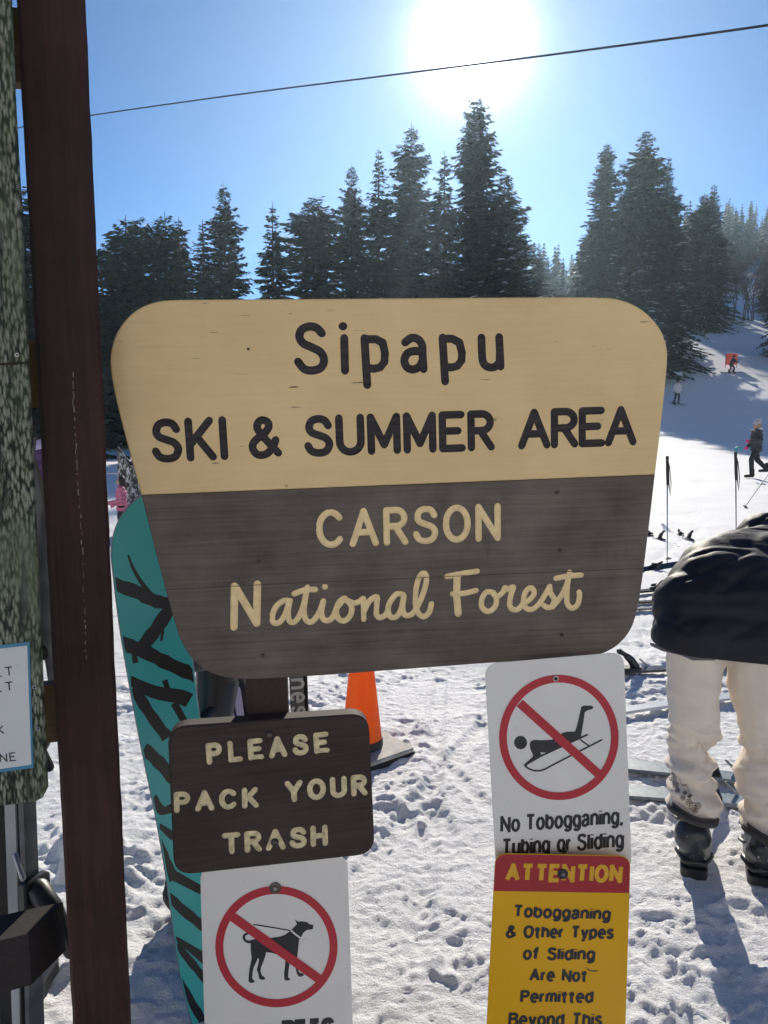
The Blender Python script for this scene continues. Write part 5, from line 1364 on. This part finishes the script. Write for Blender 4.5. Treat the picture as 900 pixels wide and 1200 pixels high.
    if 'hair' in head:
        blob('hair', [(hd + Vector((0, 0, 0.04)) - fy * 0.035, 0.10, hd - Vector((0, 0, 0.06)) - fy * 0.055, 0.085), (hd - Vector((0, 0, 0.06)) - fy * 0.05, 0.075, hd - Vector((0, 0, head.get('len', 0.12))) - fy * 0.06, 0.05)] + [(hd + sx * 0.07 * q + Vector((0, 0, .03)) - fy * 0.01, 0.045, hd + sx * 0.075 * q - Vector((0, 0, .09)) - fy * 0.02, 0.035) for q in (-1, 1)], vox, M[head['hair']], o, 2)
    if 'fur' in head:
        blob('fur_hood', [(P['nec'] + sx * 0.10 + Vector((0, 0.03, 0.01)), 0.06, P['nec'] + Vector((0, 0.11, 0.02)), 0.065), (P['nec'] - sx * 0.10 + Vector((0, 0.03, 0.01)), 0.06, P['nec'] + Vector((0, 0.11, 0.02)), 0.065)], vox, M[head['fur']], o, 2)
    return o

# woman walking left across the snow
f_ = onground(884, 563.5, 0.0)
figure('person walking left in dark jacket and grey pom-pom hat with pink gloves', Vector((f_.x, f_.y, gz(f_.x, f_.y) + 0.0)), R(-88), 1.42,
       dict(lk=(0.08, -0.17, 0.55), lf=(0.08, -0.14, 0.07), rk=(-0.08, 0.10, 0.52), rf=(-0.08, 0.38, 0.22), lh=(0.24, -0.34, 1.10), le=(0.27, -0.02, 1.12), rh=(-0.24, -0.14, 0.94), re=(-0.27, 0.05, 1.14)),
       'charcoal', 'black_cloth', 'black_cloth', 'hot_pink', dict(kind='hat', mat='fur_grey', hair='hair_blonde', len=0.28, fur='fur_white'))
p = at(866, 527, f_.y)
tg = thing('ski_goggles', 'teal ski goggles carried in the walking woman\'s pink glove', 'goggles', p)
MB().tube([(-0.05, 0.02, -0.03), (-0.09, 0.0, 0.02), (-0.04, -0.03, 0.06), (0.03, -0.02, 0.05), (0.06, 0.01, 0.0)], 0.035, 10, 0.8, None, 'round').build('frame', M['teal_cloth'], tg, True)

# child in pink by the stump
p = at(136, 558, 10.0); z0 = gz(p.x, 10.0); hh = p.z - z0
figure('child in pink quilted coat with dark hair standing left of the snowboard', Vector((p.x + 0.06, 10.0, z0)), R(-75), hh * 1.0,
       dict(lh=(0.22, -0.30, 1.02), le=(0.26, 0.0, 1.08), rh=(-0.2, -0.2, 0.95), hed=(0, -0.02, 1.57)),
       'pink', 'black_cloth', 'black_cloth', 'pink', dict(kind='bare', hair='hair_dark', len=0.13), 0.018)
# adult in purple behind the post
p = at(72, 575, 6.2); z0 = gz(p.x, 6.2)
pu = figure('person in dark purple jacket mostly hidden behind the timber post', Vector((p.x, 6.2, z0)), R(15), 1.62,
       dict(re=(-0.33, -0.02, 1.10), rh=(-0.22, -0.24, 1.00), le=(0.30, 0.0, 1.10), lh=(0.2, -0.25, 1.02)),
       'purple', 'black_cloth', 'boot', 'black_cloth', dict(kind='helmet', mat='black_plastic'), 0.018)
blob('shoulder_yoke', [((-0.20, -0.01, 1.405), .078, (-0.05, -0.01, 1.44), .085), ((0.20, -0.01, 1.405), .078, (0.05, -0.01, 1.44), .085)], 0.016, M['lavender'], pu, 3)
MB().tube([(-0.345, -0.075, 1.27), (-0.27, -0.115, 1.22), (-0.21, -0.14, 1.18), (-0.14, -0.155, 1.15)], 0.022, 8, 0.5, (0, 1, 0), 'round').build('white_stripe', M['white_gloss'], pu, True)
# skiers up the slope
def slope_hit(px, py):
    d = ray(px, py); k = 20.0
    while k < 400:
        q = EYE + d * k
        if q.z <= gz(q.x, q.y): return q
        k += 0.1
    return EYE + d * 60
q = slope_hit(793, 474)
hgt = (474 - 446) / 900 * q.y * 0.99
figure('small skier in pale jacket and dark trousers standing in the blue tree shade', Vector((q.x, q.y, gz(q.x, q.y))), R(10), min(1.8, hgt),
       dict(lf=(0.13, 0, .08), rf=(-0.20, .02, .08), lk=(0.12, -.05, .5), rk=(-0.15, -.05, .5)), 'pale_jacket', 'navy', 'boot', 'navy', dict(kind='helmet', mat='navy'), 0.022)
Q1 = q
for dx, lab in ((-0.19, 'dark ski under the skier in pale jacket, left foot'), (0.12, 'dark ski under the skier in pale jacket, right foot')):
    ski('ski', lab, 1.5, 0.10, M['black_gloss'], axes(Vector((q.x + dx, q.y - 0.05, gz(q.x, q.y) + 0.02)), (-0.25 if dx < 0 else 0.15, -1, -0.16), (0, -0.16, 1)), False)
q = slope_hit(857, 437.5)
hgt = min(1.85, (437.5 - 418) / 900 * q.y * 1.12)
figure('small skier in dark clothes gliding with legs spread before the coral banner', Vector((q.x, q.y, gz(q.x, q.y))), R(35), hgt,
       dict(pel=(0, .05, .84), che=(0, -.10, 1.18), nec=(0, -.14, 1.34), hed=(0, -.18, 1.46), lf=(0.42, .05, .08), rf=(-0.42, -.02, .08), lk=(0.28, -.10, .46), rk=(-0.28, -.10, .46), le=(0.30, -.2, 1.02), lh=(.28, -.40, .98), re=(-0.30, -.2, 1.02), rh=(-.28, -.40, .98)),
       'navy', 'charcoal', 'boot', 'black_cloth', dict(kind='helmet', mat='charcoal'), 0.022)
for dx, lab in ((-0.34, 'dark ski under the skier before the coral banner, left foot'), (0.42, 'dark ski under the skier before the coral banner, right foot')):
    ski('ski', lab, 1.6, 0.10, M['black_gloss'], axes(Vector((q.x + dx, q.y - 0.1 + (0.2 if dx < 0 else -0.2), gz(q.x, q.y) + 0.03)), (0.9, -0.6, -0.12), (0, -0.2, 1)), False)
b0 = at(857, 421, q.y + 2.0)
bn = thing('banner', 'square coral-red banner on two thin poles behind the dark skier', 'banner', Vector((b0.x, q.y + 2.0, gz(b0.x, q.y + 2.0))))
zc = b0.z - gz(b0.x, q.y + 2.0); s_ = 13 / 900 * (q.y + 2) / 2
for x in (-s_, s_): MB().tube([(x, 0, -0.2), (x, 0, zc + s_)], 0.02, 8, caps='round').build('pole', M['pole_black'], bn, True)
cv = MB(); n = 8; vs = []; fs = []
for i in range(n + 1):
    for j in range(2): vs.append((-s_ + 2 * s_ * i / n, -0.03 + 0.05 * math.sin(i * 1.3), zc - s_ * 0.95 + 2 * s_ * 0.98 * j))
for i in range(n): fs.append((i * 2, i * 2 + 2, i * 2 + 3, i * 2 + 1))
k = len(vs); vs += [(v[0], v[1] + 0.012, v[2]) for v in vs]; fs += [tuple(a + k for a in f)[::-1] for f in fs]
cv.add(vs, fs); cv.build('cloth', M['coral'], bn, True)

# ------------------------------------------------------------------ the person bending over at the right
BY = 2.50
O = onground(850, 1036)
pr = thing('person', 'person bending over in black puffy jacket, cream snow trousers and black ski boots', 'person', Vector((O.x, O.y, 0)))
PO = Vector((O.x, O.y, 0))
def Pp(px, py, Y): return at(px, py, Y) - PO
fl = onground(813, 1030, 0.0); fr_ = onground(893, 1040, 0.0)
FD = Vector((0.36, 0.93, 0)).normalized(); FS = Vector((FD.y, -FD.x, 0))
Lf = Vector((fl.x, fl.y, 0)) + FD * .06 - PO; Rf = Vector((fr_.x, fr_.y, 0)) + FD * .06 - PO
def ff_(F, s_, f, z): return F + FS * s_ + FD * f + Vector((0, 0, z))
la = Pp(811, 985, BY + 0.03); lk = Pp(812, 875, BY + 0.10); lh2 = Pp(815, 755, BY + 0.06)
ra = Pp(900, 1000, BY - 0.02); rk = Pp(896, 880, BY + 0.08); rh2 = Pp(884, 760, BY + 0.05)
# head, arms and far side: torso goes forward, away from the camera, slightly right
sh_l = Pp(893, 630, 3.06); sh_r = Pp(975, 632, 2.98); nk = Pp(940, 650, 3.14); hdp = Pp(950, 700, 3.30)
el_l = Pp(905, 760, 3.05); hn_l = Pp(907, 900, 2.88); el_r = Pp(1000, 760, 2.98); hn_r = Pp(960, 905, 2.82)
hipc = (lh2 + rh2) / 2 + Vector((0, 0, 0.07))
body = [(lh2, .075, lk, .048), (lk, .048, la, .040), (rh2, .075, rk, .048), (rk, .048, ra, .040), (lh2 + Vector((0, .03, .05)), .09, rh2 + Vector((0, .03, .05)), .09),
        (hipc + Vector((0, .05, .0)), .105, (sh_l + sh_r) / 2, .12), (sh_l, .07, sh_r, .07), ((sh_l + sh_r) / 2, .07, nk, .055), (nk, .055, hdp, .06), (hdp, .092, hdp + Vector((0.0, 0.06, -0.07)), .068),
        (sh_l, .052, el_l, .043), (el_l, .043, hn_l, .032), (sh_r, .052, el_r, .043), (el_r, .043, hn_r, .032),
        (la, .045, Lf + Vector((0, .04, .07)), .04), (ra, .045, Rf + Vector((0, .04, .07)), .04), (Lf + Vector((0, 0, .06)), .036, Lf + FD * .17 + Vector((0, 0, .055)), .028), (Rf + Vector((0, 0, .06)), .036, Rf + FD * .17 + Vector((0, 0, .055)), .028),
        (hdp + Vector((0, .10, -.03)), .014, hdp + Vector((0, .115, -.055)), .016)]
blob('body', body, 0.012, M['skin'], pr, 4)
blob('hair', [(hdp + Vector((0, -.02, .03)), .105, hdp + Vector((0, .03, .02)), .10)], 0.012, M['hair_dark'], pr, 3)
for q_ in (-1, 1):
    ey = MB(); capsule(ey, hdp + Vector((.034 * q_, .10, -.01)), .011, hdp + Vector((.034 * q_, .103, -.012)), .011, 8); ey.build('eye', M['hair_dark'], pr, True)
def pants_disp(c_, n_):
    x, y, z = c_[:, 0], c_[:, 1], c_[:, 2]
    zk = (lk.z + rk.z) / 2
    ww = np.exp(-((z - zk + 0.02) / 0.10) ** 2)
    lowz = np.exp(-((z - 0.32) / 0.10) ** 2)
    a = vnoise(x * 7 + 2.2 * z, y * 7 + z * 9, 41)
    f1 = np.abs(vnoise(x * 5 + z * 3, z * 17 + x * 4, 42)); f2 = np.abs(vnoise(y * 4 + x * 6 + 7, z * 24 - x * 7, 43))
    d = 0.010 * a + 0.006 * vnoise(x * 14, z * 6 + y * 9, 45) - (ww * 0.028 + lowz * 0.022 + 0.006) * (0.42 - f1) * 1.3 - (ww + lowz) * 0.013 * (0.4 - f2)
    fold = (z - (lk.z + 0.03)) + 0.55 * (x - lk.x)
    d = d - 0.012 * np.exp(-(fold / 0.010) ** 2) * (x < (lk.x + rk.x) / 2)
    rf_ = np.random.RandomState(3)
    for _ in range(26):
        left_ = rf_.rand() < 0.5; c0 = lk if left_ else rk
        z0_ = c0.z + rf_.choice([0.02, -0.12, -0.2]) + rf_.uniform(-0.09, 0.09); kx = rf_.uniform(-0.9, 0.9); xm = c0.x + rf_.uniform(-0.07, 0.07)
        q_ = (z - z0_) + kx * (x - c0.x) + 0.012 * np.sin((x - c0.x) * 40 + _)
        msk = np.exp(-((x - xm) / rf_.uniform(0.03, 0.06)) ** 2) * ((x < (lk.x + rk.x) / 2) == left_)
        d = d - 0.009 * np.exp(-(q_ / 0.007) ** 2) * msk + 0.006 * np.exp(-((q_ - 0.014) / 0.010) ** 2) * msk
    return d.astype(np.float32)
cl = la + Vector((0, 0, 0.055)); cr_ = ra + Vector((0, 0, 0.05))
pc = [(lh2 + Vector((0.0, 0, 0.02)), .102, lerp(lh2, lk, .55), .091), (lerp(lh2, lk, .55), .091, lk, .084), (lk, .084, lerp(lk, la, .55), .084), (lerp(lk, la, .5), .085, la + Vector((0, 0, -.02)), .090),
      (rh2 + Vector((0.012, 0, 0.02)), .106, lerp(rh2, rk, .5), .098), (lerp(rh2, rk, .5), .098, rk, .087), (rk, .087, lerp(rk, ra, .55), .085), (lerp(rk, ra, .5), .085, ra + Vector((0, 0, -.02)), .090), (lh2 + Vector((0, .03, .04)), .09, rh2 + Vector((0, .03, .04)), .09)]
# cut the cuffs open, cuff rims are a darker band
zc_l, zc_r = at(811, 966, BY - 0.05).z, at(900, 986, BY - 0.07).z
blob('trousers', pc, 0.009, M['pants'], pr, 5, pants_disp, [((la.x, 0, zc_l), Vector(((zc_r - zc_l) / (ra.x - la.x), 0, -1)).normalized())])
for c_, zc in ((la, zc_l), (ra, zc_r)):
    mb = MB(); vs = []
    n = 30
    for j, (zz, rr) in enumerate(((zc + 0.010, .080), (zc + 0.002, .0865), (zc - 0.008, .0855), (zc - 0.010, .078), (zc + 0.02, .070))):
        for k in range(n):
            a = 6.283 * k / n; vs.append((c_.x + rr * math.cos(a) * (1 + .04 * math.sin(3 * a)), c_.y + rr * math.sin(a), zz + 0.003 * math.sin(2 * a + 1) - 0.012 * math.cos(a)))
    fs = [(j * n + k, j * n + (k + 1) % n, (j + 1) * n + (k + 1) % n, (j + 1) * n + k) for j in range(4) for k in range(n)]
    mb.add(vs, fs); mb.build('trouser_cuff', M['pants_cuff'], pr, True)
# small floral print on the left shin: rings and leaves laid on the cloth
tro = [c for c in bpy.data.objects if c.parent == pr and c.name.startswith('trousers')][0]
bpy.context.view_layer.update()
from mathutils.bvhtree import BVHTree
bvh = BVHTree.FromPolygons([v.co for v in tro.data.vertices], [p_.vertices[:] for p_ in tro.data.polygons])
fp = MB()
def on_cloth(px, py):
    o_ = EYE - PO; d = ray(px, py).normalized(); h_ = bvh.ray_cast(o_, d)
    return (h_[0] - d * 0.0015) if h_[0] else None
def cloth_line(pts, r):
    P = [on_cloth(*q_) for q_ in pts]
    if all(q_ is not None for q_ in P) and max((a - b_).length for a, b_ in zip(P[:-1], P[1:])) < 0.03: fp.tube(P, r, 5)
random.seed(4)
for (cx_, cy_, r_) in ((788, 911, 4.5), (791.5, 919, 4), (794, 926, 3), (800, 935, 3.2), (807, 940, 4), (812, 945, 5), (818, 944, 4), (815, 950, 3.4), (786, 905, 3), (803, 929, 2.4), (808, 933, 2.2)):
    for k in range(5):
        a = 6.283 * k / 5 + cx_; c2_ = (cx_ + math.cos(a) * r_ * .6, cy_ + math.sin(a) * r_ * .6)
        cloth_line([(c2_[0] + math.cos(t_) * r_ * .38, c2_[1] + math.sin(t_) * r_ * .38) for t_ in [6.283 * j / 8 for j in range(9)]], 0.0009)
for k in range(16): 
    t_ = k / 15; cloth_line([(796 + 14 * t_, 914 + 16 * t_ + 3 * math.sin(t_ * 9)), (798 + 14 * t_, 915 + 16 * t_ + 3 * math.sin(t_ * 9))], 0.0009)
fp.build('floral_print', M['pants_print'], pr)
# boots
for F_, c_, nm in ((Lf, la, 'l'), (Rf, ra, 'r')):
    top_ = c_ + Vector((0, 0, 0.02))
    bo = blob('ski_boot', [(top_, .064, ff_(F_, 0, .005, .09), .057), (ff_(F_, 0, 0, .075), .055, ff_(F_, 0, .20, .06), .044), (ff_(F_, 0, 0, .06), .051, ff_(F_, 0, .10, .055), .052)], 0.008, M['boot'], pr, 2, None, [((0, 0, 0.03), (0, 0, -1))])
    MB().slab(rounded_rect([tuple(ff_(F_, *q_, 0)[:2]) for q_ in ((-.046, -.056), (.046, -.056), (.044, .24), (-.044, .24))], 0.032), -0.012, 0.030, 0.004).build('boot_sole', M['black_plastic'], bo)
    hb_ = MB(); hb_.tube([ff_(F_, -.055, .02, .055), ff_(F_, -.03, -.050, .055), ff_(F_, .03, -.050, .055), ff_(F_, .055, .02, .055)], 0.012, 8, 1, None, 'round'); hb_.build('heel_band', M['black_plastic'], bo, True)
    bk_ = MB()
    for dz_ in (.13, .19): bk_.tube([ff_(F_, -.064, .03, dz_), ff_(F_, -.072, -.01, dz_ + .006), ff_(F_, -.062, -.035, dz_ + .01)], 0.009, 8, .7, None, 'round')
    bk_.build('buckle', M['grey_plastic'], bo, True)
    bvb = BVHTree.FromPolygons([v.co for v in bo.data.vertices], [p_.vertices[:] for p_ in bo.data.polygons])
    mk = MB(); random.seed(ord(nm))
    for _ in range(13):
        dx_ = random.uniform(-.045, .045); zz = random.choice((random.uniform(.06, .12), random.uniform(.06, .25)))
        h_ = bvb.ray_cast(ff_(F_, dx_, -.3, zz), FD)
        if h_[0]:
            n_ = h_[1]; p_ = h_[0] + n_ * .0008; t1 = n_.cross(Vector((random.random(), .2, 1))).normalized(); t2 = n_.cross(t1); r_ = random.uniform(.0015, .006)
            mk.add([p_ + t1 * r_ * random.uniform(.4, 1.3), p_ + t2 * r_ * random.uniform(.3, .8), p_ - t1 * r_ * random.uniform(.4, 1.3), p_ - t2 * r_ * random.uniform(.2, .7)], [(0, 1, 2, 3)])
    mk.build('snow_scuff', M['snow'], bo)
# jacket
def jk_disp(c_, n_):
    x, y, z = c_[:, 0], c_[:, 1], c_[:, 2]
    up_ = np.clip(n_[:, 2], 0, 1)
    f1 = np.abs(vnoise(x * 2.2 + y * 1.5, y * 7.5 - x * 2.6 + z * 2, 51)); f2 = np.abs(vnoise(x * 3 - z * 2, z * 7 + x * 5 + y * 4, 52))
    side = np.clip((0.0 - x) * 6, 0, 1)
    return (0.007 * vnoise(x * 4, z * 4 + y * 3, 53) - 0.060 * (0.20 - np.minimum(f1, .20)) * (0.03 + up_) - 0.020 * (0.18 - np.minimum(f2, .18)) * (0.25 + side)).astype(np.float32)
jk = [(Pp(812, 712, BY + .10), .135, Pp(893, 716, BY + .09), .140), (Pp(806, 745, BY + .05), .124, Pp(898, 749, BY + .04), .130), (Pp(832, 690, BY + .16), .150, Pp(880, 690, BY + .16), .150),
      (Pp(843, 668, BY + .28), .135, Pp(890, 668, BY + .28), .14), (Pp(835, 672, BY + .24), .13, Pp(905, 648, BY + .52), .125), (Pp(895, 670, BY + .24), .14, Pp(965, 650, BY + .50), .13),
      (sh_l, .105, sh_r, .105), (Pp(905, 640, BY + .50), .105, sh_l, .095), (nk, .085, lerp(nk, hdp, .45), .08)]
hem_pts = (at(757, 752, BY - .08) - PO, at(837, 774, BY - .1) - PO, at(905, 775, BY - .1) - PO)
zh = Pp(840, 771, BY - .06).z
blob('jacket', jk, 0.011, M['jacket'], pr, 5, jk_disp, [((Pp(840, 771, BY - .06).x, 0, zh), Vector((-0.09, 0.12, -1)).normalized())])
for e_, h_, s0_ in ((el_l, hn_l, sh_l), (el_r, hn_r, sh_r)):
    blob('sleeve', [(s0_, .085, e_, .07), (e_, .07, lerp(e_, h_, .9), .05)], 0.012, M['jacket'], pr, 4, lambda c_, n_: (0.010 * vnoise(c_[:, 0] * 9, c_[:, 2] * 22, 61)).astype(np.float32))
for e_, h_, sd_ in ((el_l, hn_l, 1), (el_r, hn_r, -1)):
    blob('glove', fingers(h_, (h_ - e_), Vector((0, -1, 0)), .012, .075), .007, M['black_cloth'], pr, 2)
# grey lining showing under the lifted hem
ln = MB(); a = [at(763, 754, BY + .06) - PO, at(775, 757, BY + .0) - PO, at(800, 760, BY - .045) - PO, at(822, 762, BY - .05) - PO, at(840, 768, BY - .05) - PO]
b_ = [at(763, 757, BY + .06) - PO, at(776, 763, BY + .0) - PO, at(798, 768, BY - .035) - PO, at(812, 774, BY - .04) - PO, at(838, 774, BY - .04) - PO]
n = len(a); vs = a + b_ + [v + Vector((0, .01, 0)) for v in a] + [v + Vector((0, .01, 0)) for v in b_]
ln.add(vs, [(n + i, n + i + 1, i + 1, i) for i in range(n - 1)] + [(2 * n + i, 2 * n + i + 1, 3 * n + i + 1, 3 * n + i) for i in range(n - 1)])
ln.build('jacket_lining', M['lining'], pr, True)

# ------------------------------------------------------------------ thin bright winter haze
hz_m = bpy.data.materials.new('ice_haze'); hz_m.use_nodes = True; t = hz_m.node_tree; t.nodes.clear()
pv = t.nodes.new('ShaderNodeVolumePrincipled'); mo = t.nodes.new('ShaderNodeOutputMaterial')
pv.inputs['Color'].default_value = (0.60, 0.82, 1.0, 1); pv.inputs['Density'].default_value = 0.00042; pv.inputs['Anisotropy'].default_value = 0.7
t.links.new(pv.outputs[0], mo.inputs['Volume'])
hb = MB().box((-260, -190, -12), (370, 450, 96)).build('haze', hz_m); tag(hb, kind='stuff')
